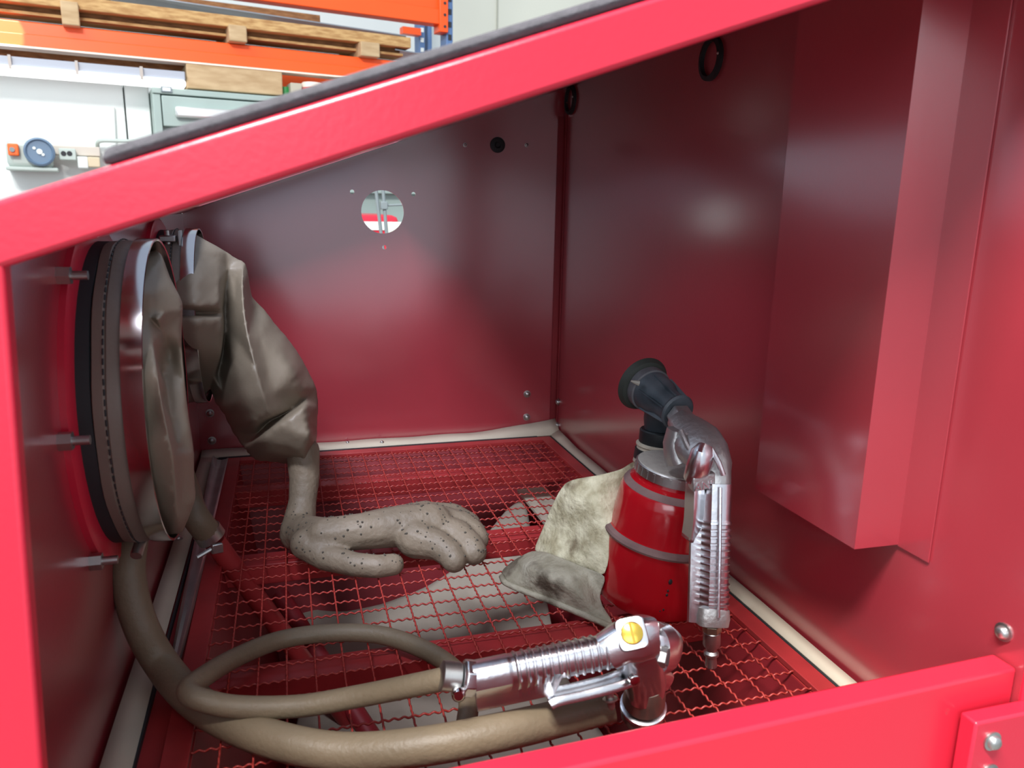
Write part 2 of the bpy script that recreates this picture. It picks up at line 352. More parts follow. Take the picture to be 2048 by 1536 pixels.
# ledge (red shelf around the grate), mats and seams
lz = -.0035
P('ledge', plate_holes([V((XL, YN, lz)), V((XR, YN, lz)), V((XR, YF, lz)), V((XL, YF, lz))], [[V((0.001, -.222, lz)), V((.457, -.222, lz)), V((.457, .554, lz)), V((.001, .554, lz))]], V((0, 0, -.002))), REDGR, cab, smooth=False)
def strip(rows, name, m, thick=.0018):  # rows of (outer, inner) points
    bm = NB(); a = [bm.verts.new(p) for p, q in rows]; b_ = [bm.verts.new(q) for p, q in rows]
    for i in range(len(rows) - 1): bm.faces.new((a[i], a[i + 1], b_[i + 1], b_[i]))
    o = P(name, bm, m, cab, sub=0); s = o.modifiers.new('thick', 'SOLIDIFY'); s.thickness = thick; s.offset = 1 if False else 0; return o
rows = []
for i in range(41):
    t = i / 40; x = -.055 + t * .551
    lift = max(0, (t - .72) / .28); lift = .016 * lift ** 1.5 if lift < 1 else .016
    e = .0006 * math.sin(31 * t)
    rows.append((V((x, YF - .003, .0055 + lift + e)), V((x, .5785, .0014))))
strip(rows, 'ledge_mat', MATW)
rows = [(V((XR - .003 - .001 * math.sin(9 * i / 20), -.232 + i / 30 * .812, .0022 + (.007 if i > 27 else 0) * (i - 27) / 3)), V((.4795, -.232 + i / 30 * .812, .0010))) for i in range(31)]
strip(rows, 'ledge_mat', MATC)
rows = [(V((XL + .003, -.232 + i / 30 * .812, .0034 + .0005 * math.sin(i))), V((-.0365 + .004 * max(0, 1 - i / 12), -.232 + i / 30 * .812, .0012))) for i in range(31)]
strip(rows, 'ledge_mat', MATW)
P('seam_gasket', box((-.0352, -.230, -.0035), (-.0332, .577, .0014)), SEAL, cab, smooth=False)
P('seam_gasket', box((.4768, -.230, -.0035), (.4788, .577, .0012)), SEAL, cab, smooth=False)
P('seam_gasket', box((-.030, .5735, -.0035), (.455, .5792, .0024)), SEAL, cab, smooth=False)
# galvanised strip lying in the left slot
bm = NB(); secs = []
for i in range(14):
    t = i / 13; y = .560 - t * .55; wd = .0105 * (1 - t) ** .5 + .001; cx = -.0245 + .002 * t
    secs.append([V((cx - wd, y, .001 + .010 * (1 - t))), V((cx - wd * .5, y, .0045)), V((cx, y, .0035)), V((cx + wd * .5, y, .0045)), V((cx + wd * .8, y, .001 + .005 * (1 - t)))])
g = [[bm.verts.new(p) for p in s] for s in secs]
for a, b_ in zip(g, g[1:]):
    for j in range(4): bm.faces.new((a[j], a[j + 1], b_[j + 1], b_[j]))
P('steel_strip', bm, GALV, cab).modifiers.new('thick', 'SOLIDIFY').thickness = .0008
for u, v in ((764, 885), (695, 886)): bolt_head(hz(u, v, .0042), (0, -.1, 1), .0036, cab, 'rivet')
bolt_head(hz(357, 1078, .0035), (0, 0, 1), .0045, cab, 'rivet')
# hopper under the grate
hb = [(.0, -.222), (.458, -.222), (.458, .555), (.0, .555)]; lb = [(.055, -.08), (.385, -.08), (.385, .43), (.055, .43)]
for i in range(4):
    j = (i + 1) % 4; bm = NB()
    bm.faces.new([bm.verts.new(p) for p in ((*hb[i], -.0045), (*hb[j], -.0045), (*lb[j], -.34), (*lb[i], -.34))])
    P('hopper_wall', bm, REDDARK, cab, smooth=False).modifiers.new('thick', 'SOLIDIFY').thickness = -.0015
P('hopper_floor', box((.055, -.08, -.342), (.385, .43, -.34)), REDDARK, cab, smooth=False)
for y0, y1, m in ((.222, .252, REDGR), (.008, .036, REDGR), (.445, .475, REDGR)):
    P('support_bar', box((.0, y0, -.028), (.458, y1, -.0055)), m, cab, bev=.001)
P('support_bar', box((.40, .30, -.060), (.455, .50, -.056)), MATC, cab).name = 'hopper_ledge_plate'
# pickup pipe into the grit
pa = V((-.012, .232, .028)); pa = hz(436, 1092, .022); pb = hz(700, 1448, -.235)
pp = P('pickup_pipe', tube([pa - (pb - pa) * .02, pa, pb], .0105, 16), REDGR, cab)
P('guard_tube', tube([hz(560, 1190, -.13), hz(760, 1500, -.235)], .011, 12), REDDARK, cab)
# grit
go = {}
ptsz = [(545, 1180, -.20), (590, 1188, -.20), (640, 1205, -.20), (690, 1210, -.19), (760, 1190, -.17), (850, 1155, -.14), (940, 1100, -.10), (985, 1030, -.07), (1030, 985, -.055), (1055, 985, -.055), (1065, 1060, -.075), (1085, 1140, -.10), (1110, 1230, -.14), (1125, 1290, -.17), (1165, 1400, -.2), (1240, 1480, -.22), (1240, 1600, -.235), (560, 1600, -.235), (572, 1450, -.235), (600, 1380, -.22), (590, 1270, -.215)]
pts = {i: p for i, p in enumerate(ptsz)}
n0 = len(ptsz); pts.update({n0: (800, 1350, -.215), n0 + 1: (950, 1250, -.175), n0 + 2: (1000, 1400, -.21), n0 + 3: (700, 1290, -.20), n0 + 4: (1020, 1120, -.105), n0 + 5: (850, 1470, -.225)})
ring = list(range(n0)) + [0]
bm = pillow(pts, [ring], lambda u, v, z: hz(u, v, z), lambda p, z, r: V((p.x, p.y, p.z - .03)))
o = tag(P('blasting_grit', bm, SAND, None, sub=2), 'pale grey blasting grit heaped in the hopper below the wire grate', 'grit'); o['kind'] = 'stuff'

# ------------------------------------------------------------------ grate
gr = thing('wire_grate', 'red crimped-wire grate lying in its flat red frame on the cabinet ledge', 'grate', (.229, .17, 0))
P('frame_rail', box((-.0175, -.222, -.003), (.0, .573, .0022)), REDGR, gr, bev=.0006)
P('frame_rail', box((.458, -.222, -.003), (.4755, .573, .0022)), REDGR, gr, bev=.0006)
P('frame_rail', box((.0, .5555, -.003), (.458, .573, .0022)), REDGR, gr, bev=.0006)
CX = .022; CY = .02275; WR = .00088
def crimp(n, pitch, ln, axis, ph):
    per = pitch / 3; k = int(ln / per * 6); path = []
    for i in range(k + 1):
        s = ln * i / k; z = .00085 * math.sin(2 * PI * s / per + ph)
        path.append(V((s, 0, z)) if axis == 0 else V((0, s, z)))
    return tube(path, WR, 5)
mx = []
for ph in (0, PI):
    bm = crimp(0, CX, .4585, 0, ph); bmesh.ops.recalc_face_normals(bm, faces=bm.faces[:]); me = bpy.data.meshes.new('cross_wire'); bm.to_mesh(me); bm.free()
    me.materials.append(REDWIRE); [setattr(p, 'use_smooth', True) for p in me.polygons]; mx.append(me)
my = []
for ph in (0, PI):
    bm = crimp(0, CY, .775, 1, ph); bmesh.ops.recalc_face_normals(bm, faces=bm.faces[:]); me = bpy.data.meshes.new('long_wire'); bm.to_mesh(me); bm.free()
    me.materials.append(REDWIRE); [setattr(p, 'use_smooth', True) for p in me.polygons]; my.append(me)
for k in range(-9, 25):
    y = k * CY
    if y < -.215 or y > .554: continue
    o = bpy.data.objects.new('cross_wire', mx[k % 2]); COL.objects.link(o); o.parent = gr
    o.location = (-.229, y - .17, -.0008); o.rotation_euler = (0, 0, random.uniform(-.0015, .0015))
for i in range(20):
    o = bpy.data.objects.new('long_wire', my[i % 2]); COL.objects.link(o); o.parent = gr
    o.location = (.0191 + i * CX - .229, -.220 - .17, .0004); o.rotation_euler = (0, 0, random.uniform(-.0012, .0012))

# ------------------------------------------------------------------ glove ports
def port(yc, zc, th, zs, ys):
    n0_obj = set(COL.objects)
    c = V((XL, yc, zc))
    P('port_ring', lathe(c, (1, 0, 0), [(0, .126), (.004, .126), (.006, .122), (.006, .104), (0, .104)], 64, caps=False), RED, cab)
    for i in range(8):
        a = PI / 8 * 0 + i * PI / 4
        q = c + V((0, math.cos(a) * .134, math.sin(a) * .134))
        hexbolt(q, (1, 0, 0), .0058, .017, cab, 'bolt')
    P('rubber_gasket', lathe(c + V((.004, 0, 0)), (1, 0, 0), [(0, .109), (.001, .1115), (.010, .1115), (.012, .104), (0, .104)], 64, caps=False), SEAL, th)
    # sewn cuff
    b = NB(); n = 72; rings = []
    for x, r in ((.0135, .100), (.0135, .1085), (.015, .1120), (.021, .1128), (.0222, .1118), (.0234, .1128), (.030, .1118), (.034, .1105), (.036, .100)):
        rings.append([b.verts.new(c + V((x + .0006 * math.sin(3 * 2 * PI * i / n), math.cos(2 * PI * i / n) * (r + .0008 * math.sin(11 * 2 * PI * i / n)), math.sin(2 * PI * i / n) * (r + .0008 * math.sin(11 * 2 * PI * i / n))))) for i in range(n)])
    for r0, r1 in zip(rings, rings[1:]):
        for i in range(n): b.faces.new((r0[i], r0[(i + 1) % n], r1[(i + 1) % n], r1[i]))
    cf = P('cuff', b, CUFFM, th)
    b = NB()
    for i in range(110):
        a0 = 2 * PI * i / 110; a1 = a0 + 2 * PI / 110 * .62; r = .1130
        tube([c + V((.0222, math.cos(a_) * r, math.sin(a_) * r)) for a_ in (a0, (a0 + a1) / 2, a1)], .00055, 4, b)
    s = P('stitching', b, SEAL, cf); s['kind'] = 'stuff'
    P('clamp_band', lathe(c + V((.0315, 0, 0)), (1, 0, 0), [(0, .1128), (.0004, .1136), (.0130, .1136), (.0134, .1128), (.0130, .1118), (.0004, .1118), (0, .1128)], 72, caps=False), STEEL, th)
    if ys != 1 or zs != 1:
        for o in set(COL.objects) - n0_obj:
            if o.type == 'MESH':
                off = V((0, 0, 0)); q = o.parent
                while q is not None: off += q.location; q = q.parent
                for v_ in o.data.vertices: v_.co.y = yc + (v_.co.y + off.y - yc) * ys - off.y; v_.co.z = zc + (v_.co.z + off.z - zc) * zs - off.z
    return c
PY, PZ = .057, .223
near = thing('blasting_glove_sleeve', 'crumpled taupe rubber sleeve bunched inside its steel band on the nearer glove port', 'glove', (XL, PY, PZ))
c = port(PY, PZ, near, 1, .93)
# bunched end of the near sleeve: rim ring of folds closing the port
S1 = 1 / 1.969
def cr(X, Y, y): return (X * S1, 420 + Y * S1, y)
A = {}
rimL = [(560, 210, .045), (566, 330, -.005), (560, 480, -.030), (556, 650, -.044), (556, 800, -.046), (557, 930, -.043), (560, 1060, -.030), (565, 1180, -.005), (575, 1275, .03)]
rimR = [(640, 1292, .04), (705, 1285, .04), (741, 1200, .03), (743, 1140, .02), (735, 1050, .02), (735, 950, .02), (716, 830, .025), (701, 700, .03), (686, 530, .035), (692, 400, .04), (690, 365, .045), (660, 270, .055), (630, 185, .065), (612, 165, .07), (585, 175, .07)]
for i, p in enumerate(rimL): A['L%d' % i] = cr(p[0] - 40, p[1], p[2] + .005)
for i, p in enumerate(rimR): A['R%d' % i] = cr(p[0] + (36 if 2 < i < 11 else 16), p[1], p[2])
inn = dict(a=(608, 230, .045), b=(590, 330, .012), c=(582, 420, .012), d=(600, 520, -.02), e=(618, 640, -.044), f=(640, 780, -.050), g=(665, 900, -.052), h=(680, 965, -.050), i=(690, 1100, -.036), j=(697, 1220, -.018), k=(632, 625, .040), l=(660, 560, .050), m=(640, 480, .022), n=(650, 400, .018), o=(655, 700, .030), p=(675, 830, .020), q=(700, 930, .005), r=(712, 965, -.014), s=(715, 1080, -.008), t=(718, 1160, -.008), u=(598, 800, -.040), v=(610, 1000, -.040), w=(625, 1180, -.012), x=(640, 300, .030), y=(622, 430, .000), z=(640, 750, .018))
for k_, p in inn.items(): A[k_] = cr(*p)
ring = ['L%d' % i for i in range(9)] + ['R%d' % i for i in range(15)] + ['L0']
ridge = ['b', 'c', 'd', 'e', 'f', 'g', 'h', 'i', 'j']
val = ['k', 'o', 'p', 'q']
bm = pillow(A, [ring, ridge, val, ['k', 'l', 'R8'], ['a', 'x', 'R10']], lambda u, v, y: hy(u, v, y), lambda p, y, r: V((p.x - .014, p.y + .062, p.z)) , crease_lines=[ridge, ['k', 'o', 'p', 'q']], sub=1)
P('sleeve', bm, SLEEVE, near, sub=2)
# clamp bolt under the band
tb = P('clamp_bolt', tube([hy(285, 1072, .02), hy(272, 1112, .005)], .0042, 12), ZINC, near)
P('clamp_lug', obox(hy(288, 1078, .03), (.014, 0, 0), (0, .01, 0), (0, 0, .006)), ZINC, near, bev=.001)
far = thing('blasting_glove', 'long taupe rubber gauntlet hanging from the farther port, hand on the grate', 'glove', (XL, .36, PZ))
c2 = port(.355, .2385, far, .85, .85)
# T-bolt clamp at its top
q = hy(338, 500, .31)
P('clamp_bolt', cyl(q + V((0, 0, -.018)), q + V((0, 0, .020)), .0035, 12), ZINC, far)
for dz in (-.012, .008): P('clamp_lug', box(q + V((-.008, -.006, dz)), q + V((.008, .006, dz + .007))), ZINC, far, bev=.0015)
P('clamp_strap', box(q + V((.010, -.004, -.02)), q + V((.0125, .012, .02))), ZINC, far, bev=.0005)
S2 = 1 / 1.97
B = {}
def add(k, X, Y, y): B[k] = (80 + X * S2, 420 + Y * S2, y)
cols = {
 'a': [(505, 95, .36), (502, 160, .31), (502, 270, .275), (500, 375, .262), (500, 406, .276), (500, 428, .262), (500, 560, .275), (505, 690, .32), (520, 748, .36)],
 'b': [(575, 67, .36), (600, 160, .295), (610, 270, .265), (620, 378, .252), (625, 406, .268), (622, 428, .252), (620, 560, .262), (610, 680, .30), (590, 752, .36)],
 'c': [(735, 157, .36), (706, 200, .31), (702, 290, .285), (706, 378, .268), (714, 406, .285), (716, 432, .266), (714, 560, .275), (685, 655, .295), (645, 745, .36)]}
for k_, L_ in cols.items():
    for i, (X, Y, y) in enumerate(L_): add(k_ + str(i), X, Y, y)
for i, (X, Y, y) in enumerate([(790, 193, .36), (810, 210, .355), (822, 250, .355), (836, 340, .36), (900, 402, .36), (960, 480, .36), (1008, 545, .36), (1050, 612, .36), (1096, 702, .35), (1104, 775, .345), (1097, 870, .34), (1092, 950, .33), (1086, 1050, .30)]): add('S%d' % i, X, Y, y)
for i, (X, Y, y) in enumerate([(738, 232, .335), (728, 300, .335), (724, 400, .335), (728, 470, .325), (718, 560, .32), (700, 640, .325)]): add('V%d' % i, X, Y, y)
for i, (X, Y, y) in enumerate([(800, 225, .315), (796, 300, .295), (802, 400, .280), (818, 500, .270), (848, 620, .260), (880, 730, .257), (908, 815, .262)]): add('R%d' % i, X, Y, y)
for i, (X, Y, y) in enumerate([(775, 260, .315), (768, 360, .305), (770, 450, .298), (786, 520, .290)]): add('Q%d' % i, X, Y, y)
for i, (X, Y, y) in enumerate([(845, 400, .315), (866, 500, .285), (895, 620, .272), (920, 720, .266), (943, 798, .268)]): add('T%d' % i, X, Y, y)
for i, (X, Y, y) in enumerate([(666, 712, .345), (690, 785, .345), (735, 865, .34), (790, 945, .33)]): add('L%d' % i, X, Y, y)
for i, (X, Y, y) in enumerate([(750, 540, .295), (770, 640, .272), (800, 750, .262), (845, 850, .268), (722, 720, .295)]): add('P%d' % i, X, Y, y)
for i, (X, Y, y) in enumerate([(850, 885, .290), (908, 828, .285), (945, 812, .285), (1000, 782, .285), (1050, 738, .295)]): add('K%d' % i, X, Y, y)
for i, (X, Y, y) in enumerate([(870, 900, .268), (930, 850, .262), (985, 815, .260), (1045, 770, .265)]): add('J%d' % i, X, Y, y)
for i, (X, Y, y) in enumerate([(812, 975, .33), (845, 997, .325), (940, 1006, .315), (1000, 1015, .325), (1008, 1060, .30)]): add('M%d' % i, X, Y, y)
for i, (X, Y, y) in enumerate([(900, 955, .275), (960, 925, .265), (1010, 880, .258), (1055, 830, .262), (980, 970, .275), (1040, 960, .264), (1070, 890, .258), (1046, 1020, .285)]): add('N%d' % i, X, Y, y)
add('U0', 1000, 640, .275); add('U1', 950, 560, .285); add('U2', 1030, 700, .28)
for k_ in B:
    x_, y_, d_ = B[k_]
    if d_ < .322: B[k_] = (x_, y_, .268 + (d_ - .268) * 1.7)
    elif d_ < .342: B[k_] = (x_, y_, d_ + .018)
add('Z0', 1048, 1062, .297)
ring = ['a%d' % i for i in range(8, -1, -1)] + ['b0', 'c0'] + ['S%d' % i for i in range(13)] + ['Z0', 'M4', 'M3', 'M2', 'M1', 'M0', 'L3', 'L2', 'L1', 'L0', 'c8', 'b8', 'a8']
r1 = ['a3', 'b3', 'c3']; r2 = ['a4', 'b4', 'c4']; r3 = ['a5', 'b5', 'c5']
lines = [ring, r1, r2, r3, ['c0', 'c1', 'c2', 'c3', 'c4', 'c5', 'c6', 'c7', 'c8'], ['V0', 'V1', 'V2', 'V3', 'V4', 'V5'], ['R%d' % i for i in range(7)] , ['T%d' % i for i in range(5)], ['S1', 'R0'], ['R6', 'K1'], ['L3', 'K0', 'K1', 'K2', 'K3', 'K4', 'S8'], ['M0', 'J0', 'J1', 'J2', 'J3', 'S9'], ['Q0', 'Q1', 'Q2', 'Q3', 'P0']]
bm = pillow(B, lines, lambda u, v, y: hy(u, v, y), lambda p, y, r: None if (r and y > .33) else V((p.x, .70 - p.y + .02, p.z)), crease_lines=[r2, ['K0', 'K1', 'K2', 'K3', 'K4'], ['R%d' % i for i in range(7)], ['c1', 'c2', 'c3'], ['c5', 'c6', 'c7']], sub=1)
P('sleeve', bm, SLEEVE, far, sub=2)
# gauntlet: forearm, palm, fingers in one continuous skin
bm = NB()
def blob(path, n=10):
    for (p0, r0), (p1, r1) in zip(path, path[1:]):
        L_ = max(2, int((p1 - p0).length / .004))
        for i in range(L_ + 1):
            t = i / L_; c_ = p0.lerp(p1, t); r = r0 + (r1 - r0) * t
            bmesh.ops.create_icosphere(bm, subdivisions=2, radius=r, matrix=Matrix.Translation(c_))
G = lambda u, v, z, r: (hz(u, v, z), r)
Gy = lambda u, v, y, r: (hy(u, v, y), r)
blob([Gy(606, 905, .300, .0195), Gy(609, 955, .290, .0175), Gy(605, 1005, .278, .0160), Gy(598, 1050, .262, .019), Gy(596, 1066, .25, .0205)])
blob([Gy(598, 1066, .25, .0205), G(650, 1072, .030, .0195), G(720, 1063, .034, .0195), G(800, 1052, .034, .0225), G(862, 1052, .030, .0255)])
blob([G(640, 1080, .024, .018), G(760, 1052, .034, .019), G(850, 1040, .028, .022)])
blob([G(830, 1078, .026, .0205), G(876, 1090, .024, .0155), G(900, 1108, .018, .0145), G(908, 1120, .0145, .0135)])
blob([G(870, 1060, .027, .0200), G(915, 1070, .025, .0165), G(940, 1092, .020, .0150), G(948, 1104, .0165, .0140)])
blob([G(875, 1046, .026, .0205), G(925, 1052, .026, .0165), G(946, 1066, .022, .0145), G(954, 1078, .018, .0135)])
blob([G(855, 1038, .024, .020), G(905, 1035, .024, .0165), G(938, 1048, .020, .0135)])
blob([G(612, 1088, .022, .017), G(650, 1114, .015, .0140), G(710, 1129, .0138, .0126), G(755, 1133, .0132, .0120), G(786, 1129, .0128, .0116)])
hand = P('gauntlet', bm, GLOVE, far)
md = hand.modifiers.new('remesh', 'REMESH'); md.mode = 'VOXEL'; md.voxel_size = .0021
ms = hand.modifiers.new('smooth', 'SMOOTH'); ms.factor = .6; ms.iterations = 4
bake(hand, 'gauntlet')
rnd = random.Random(3)
b = NB(); vs = [v_ for v_ in hand.data.vertices if v_.normal.z > .1 and v_.normal.y < .8 and v_.co.z < -.168]
for v_ in rnd.sample(vs, min(240, len(vs))):
    bmesh.ops.create_icosphere(b, subdivisions=1, radius=rnd.uniform(.0005, .0015), matrix=Matrix.Translation(v_.co))
g_ = link('grit_specks', b, mat('dark_grit_speck', (.07, .06, .045), .7), hand); g_['kind'] = 'stuff'

# ------------------------------------------------------------------ hoses
pth = spline([hy(285, 960, .075), hy(262, 1085, .045), hy(258, 1160, .030), hy(281, 1250, .018), hy(325, 1330, .008), hz(385, 1398, .018), hz(470, 1450, .0135), hz(580, 1488, .0135), hz(700, 1504, .0135), hz(850, 1492, .021), hz(1000, 1464, .024), hz(1120, 1436, .018), hz(1222, 1408, .024)], 12)
tag(P('media_hose', tube(pth, lambda t: .0122, 20), HOSEM, None), 'thick tan rubber hose curving from behind the near glove port along the sill', 'hose')
pth = spline([hy(916, 1352, -.121), hz(830, 1370, .050), hz(720, 1392, .034), hz(600, 1412, .026), hz(480, 1414, .030), hz(410, 1402, .037), hz(376, 1384, .040), hz(398, 1360, .036), hz(470, 1316, .018), hz(560, 1280, .0085), hz(660, 1266, .0085), hz(760, 1270, .0085), hz(850, 1300, .0085), hz(915, 1345, .0085), hz(936, 1395, .0085), hz(934, 1440, .0085), hz(925, 1486, .0085)], 10)
tag(P('air_hose', tube(pth, .0076, 16), HOSEM, None), 'thin tan air hose looping in a teardrop from the end of the lying blasting gun', 'hose')
# short hose to the pickup pipe
d = (pb - pa).normalized()
sh = thing('suction_hose', 'short tan hose clamped onto the red pipe behind the near glove port', 'hose', pa)
P('hose_wall', tube(spline([hy(352, 925, .27), hy(372, 975, .262), pa - d * .045, pa - d * .012], 8), .0132, 18), HOSEM, sh)
P('hose_clamp', lathe(pa - d * .022, d, [(0, .0132), (.0002, .0142), (.011, .0142), (.0112, .0132)], 28), ZINC, sh)
q = hz(412, 1102, .034)
P('wing_bolt', tube([q + V((-.008, -.004, -.004)), q + V((.012, .006, .003))], .0022, 8), ZINC, sh)
P('clamp_tab', obox(q + V((.006, -.002, -.004)), (.010, .003, 0), (-.002, .004, 0), (0, 0, .010)), ZINC, sh, bev=.001)

# ------------------------------------------------------------------ gun parts
def grip(A0, A1, up, wid, rad, fin, ribs, finr=(0.0, 1), ribspan=(.08, .80)):
    """ribbed cast handle lofted from A0 to A1; `up` points away from the fin"""
    fin0 = fin; A0 = V(A0); A1 = V(A1); d = (A1 - A0); L_ = d.length; d.normalize(); up = V(up); up = (up - d * up.dot(d)).normalized(); s = d.cross(up)
    secs = []; N_ = ribs * 6 + 24
    for i in range(N_ + 1):
        t = i / N_; k = 1.0
        if ribspan[0] < t < ribspan[1]:
            q = ((t - ribspan[0]) / (ribspan[1] - ribspan[0]) * ribs) % 1
            k = 1.07 if q < .34 else .97
        fin = fin0 * min(1, max(0.0, (t - finr[0]) / .08))
        c_ = A0 + d * (L_ * t); sec = []
        for a in range(20):
            an = 2 * PI * a / 20; cx = math.cos(an); cy = math.sin(an); e = .62
            X = math.copysign(abs(cx) ** e, cx) * wid * k; Y = math.copysign(abs(cy) ** e, cy) * rad * k
            if Y < -rad * .55 and fin > .0005:
                X = X / k * .45; Y = -rad * .55 - (abs(Y) / k - rad * .55) * (1 + fin / (rad * .45))
            sec.append(c_ + s * X + up * Y)
        secs.append(sec)
    return loft(secs)
def rring(c_, x, y, a, b_, e=.7, n=20):
    out = []
    for i in range(n):
        an = 2 * PI * i / n; cx = math.cos(an); cy = math.sin(an)
        out.append(V(c_) + x * (math.copysign(abs(cx) ** e, cx) * a) + y * (math.copysign(abs(cy) ** e, cy) * b_))
    return out
def nodes(L_, up, e=.7, n=20):   # loft through (centre, half width, half height)
    secs = []; up = V(up)
    for i, (c_, a, b_) in enumerate(L_):
        d = (L_[min(i + 1, len(L_) - 1)][0] - L_[max(i - 1, 0)][0]).normalized(); y = (up - d * up.dot(d)).normalized(); x = d.cross(y)
        secs.append(rring(c_, x, y, a, b_, e, n))
    return loft(secs)
# ---- lying gun
gA = hy(1222, 1300, -.128); gB = hy(946, 1357, -.122)
gun = thing('blasting_gun', 'polished aluminium blasting gun with brass screw lying near the sill', 'blasting gun', hz(1285, 1440, 0))
upv = V((0, .30, .95))
P('handle', grip(gA, gB, upv, .0110, .0108, .011, 12, finr=(.38, 1), ribspan=(.05, .74)), ALU, gun)
hd = hy(1262, 1268, -.135)
P('head', nodes([(hy(1215, 1303, -.128), .0118, .0125), (hy(1240, 1286, -.130), .0118, .0130), (hy(1265, 1280, -.130), .0120, .0145), (hy(1287, 1274, -.128), .0120, .0145), (hy(1298, 1272, -.127), .0115, .014)], upv, .5), ALU, gun)
P('neck', nodes([(hy(1276, 1290, -.128), .0128, .0155), (hy(1284, 1330, -.128), .0130, .0150), (hy(1290, 1365, -.128), .0128, .0145), (hy(1290, 1392, -.127), .0120, .0130)], V((-1, 0, 0)), .8), ALU, gun)
nrm = (CAM - hd).normalized(); nrm = (nrm + V((.05, -.2, .25))).normalized()
fx, fy, _ = frame_of(nrm); fx = V((1, 0, .05)); fx = (fx - nrm * fx.dot(nrm)).normalized(); fy = nrm.cross(fx)
b = NB(); rg = lambda r, o_: rring(hd + nrm * o_, fx, fy, r, r * 1.05, .42, 24)
loft([rg(.0105, -.010), rg(.0105, .0035), rg(.0098, .0048), rg(.0088, .0050)], b)
P('screw_boss', b, ALU, gun)
sb = hd + nrm * .0050
bs = P('brass_screw', lathe(sb, nrm, [(0, .0074), (.0014, .0074), (.0018, .0068), (.0018, 0)], 28, caps=False), BRASS, gun)
P('screw_slot', obox(sb + nrm * .00185 - fx * .0008 - fy * .0068, fx * .0016, fy * .0136, nrm * .0003), mat('slot_shadow', (.35, .2, .04), .5, 1.0), bs)
bb = hz(1284, 1432, .004); bt = hy(1291, 1375, -.127)
dd = (bb - bt).normalized(); LL = (bb - bt).length
P('barrel', lathe(bt - dd * .006, dd, [(0, .0125), (.010, .0145), (LL * .62, .0150), (LL * .66, .0152)], 28), mat('brownish_metal', (.42, .34, .28), .35, .8, var=.3, scale=40), gun)
P('barrel_ring', lathe(bt + dd * (LL * .58), dd, [(0, .0152), (.0006, .0166), (.0034, .0166), (.004, .0152)], 32), ALU, gun)
P('nozzle_nut', lathe(bt + dd * (LL * .66), dd, [(0, .0165), (LL * .26, .0160), (LL * .34, .0135)], 12), mat('dark_brass_nut', (.30, .24, .19), .5, .6, var=.3, scale=40), gun)
# side valve: collar, hex bolt and shroud on the right
vr = hy(1322, 1296, -.120)
P('valve_shroud', nodes([(hy(1305, 1300, -.125), .014, .017), (hy(1320, 1296, -.120), .0145, .018), (hy(1334, 1300, -.117), .0125, .0155), (hy(1342, 1304, -.115), .008, .010)], V((0, .2, 1)), .85), ALU, gun)
P('hex_bolt', lathe(hy(1306, 1254, -.122), (hy(1326, 1262, -.118) - hy(1306, 1254, -.122)), [(0, .0055), (.010, .0055)], 6), ZINC, gun, bev=.0006)
P('hex_bolt', lathe(hy(1316, 1312, -.134), (.9, -.6, -.1), [(0, .0072), (.006, .0072)], 6), ZINC, gun, bev=.0006)
P('side_lug', nodes([(hy(1305, 1350, -.124), .006, .008), (hy(1320, 1356, -.120), .0065, .0085), (hy(1333, 1362, -.118), .005, .007)], V((0, 0, 1)), .6), ALU, gun)
P('pivot_pin', lathe(hy(1265, 1357, -.146), (0, -1, .2), [(0, .0036), (.004, .0036), (.0045, .0026), (.0045, 0)], 14, caps=False), STEEL, gun)
# trigger: channel lever
def channel(path, wid, wall, up, flare=None):
    secs = []; up = V(up)
    for i, c_ in enumerate(path):
        d = (path[min(i + 1, len(path) - 1)] - path[max(i - 1, 0)]).normalized(); y = (up - d * up.dot(d)).normalized(); x = d.cross(y); k = flare[i] if flare else 1
        secs.append([c_ + x * (wid * k) + y * (wall * k), c_ + x * (wid * k), c_ - x * (wid * k), c_ - x * (wid * k) + y * (wall * k)])
    bm = NB(); g = [[bm.verts.new(p) for p in s] for s in secs]
    for a, b_ in zip(g, g[1:]):
        for j in range(3): bm.faces.new((a[j], a[j + 1], b_[j + 1], b_[j]))
    return bm
tp = spline([hy(1262, 1362, -.136), hy(1215, 1378, -.140), hy(1160, 1392, -.140), hy(1115, 1402, -.140), hy(1100, 1410, -.140)], 5)
P('trigger', channel(tp, .0085, .0065, V((0, .25, 1)), [1 - .0 * i for i in range(len(tp))]), ALU, gun).modifiers.new('thick', 'SOLIDIFY').thickness = .0012
P('trigger_screw', lathe(hy(1218, 1384, -.14), V((.1, -.3, -1)), [(0, .0030), (.004, .0030), (.0042, .0052), (.0054, .0052), (.0056, .0028), (.010, .0026), (.012, .001)], 14), ZINC, gun)
# hose nipple and clip at the handle end
ha = gB; hdv = (hy(905, 1353, -.121) - hy(946, 1357, -.122)).normalized()
P('handle_collar', lathe(ha - hdv * .002, hdv, [(0, .0110), (.003, .0122), (.008, .0122), (.010, .0098)], 8), ALU, gun, bev=.0006)
P('hose_ferrule', lathe(ha + hdv * .0085, hdv, [(0, .0082), (.001, .0096), (.0125, .0096), (.0135, .0080)], 24), ZINC, gun)
P('clip_screw', lathe(hy(917, 1386, -.132), (-.2, -1, .3), [(0, .0048), (.004, .0046), (.006, .0030), (.006, 0)], 14, caps=False), STEEL, gun)
P('clip_tab', obox(hy(932, 1396, -.130), (.011, 0, .001), (0, .004, 0), (0, 0, .010)), ZINC, gun, bev=.0015)

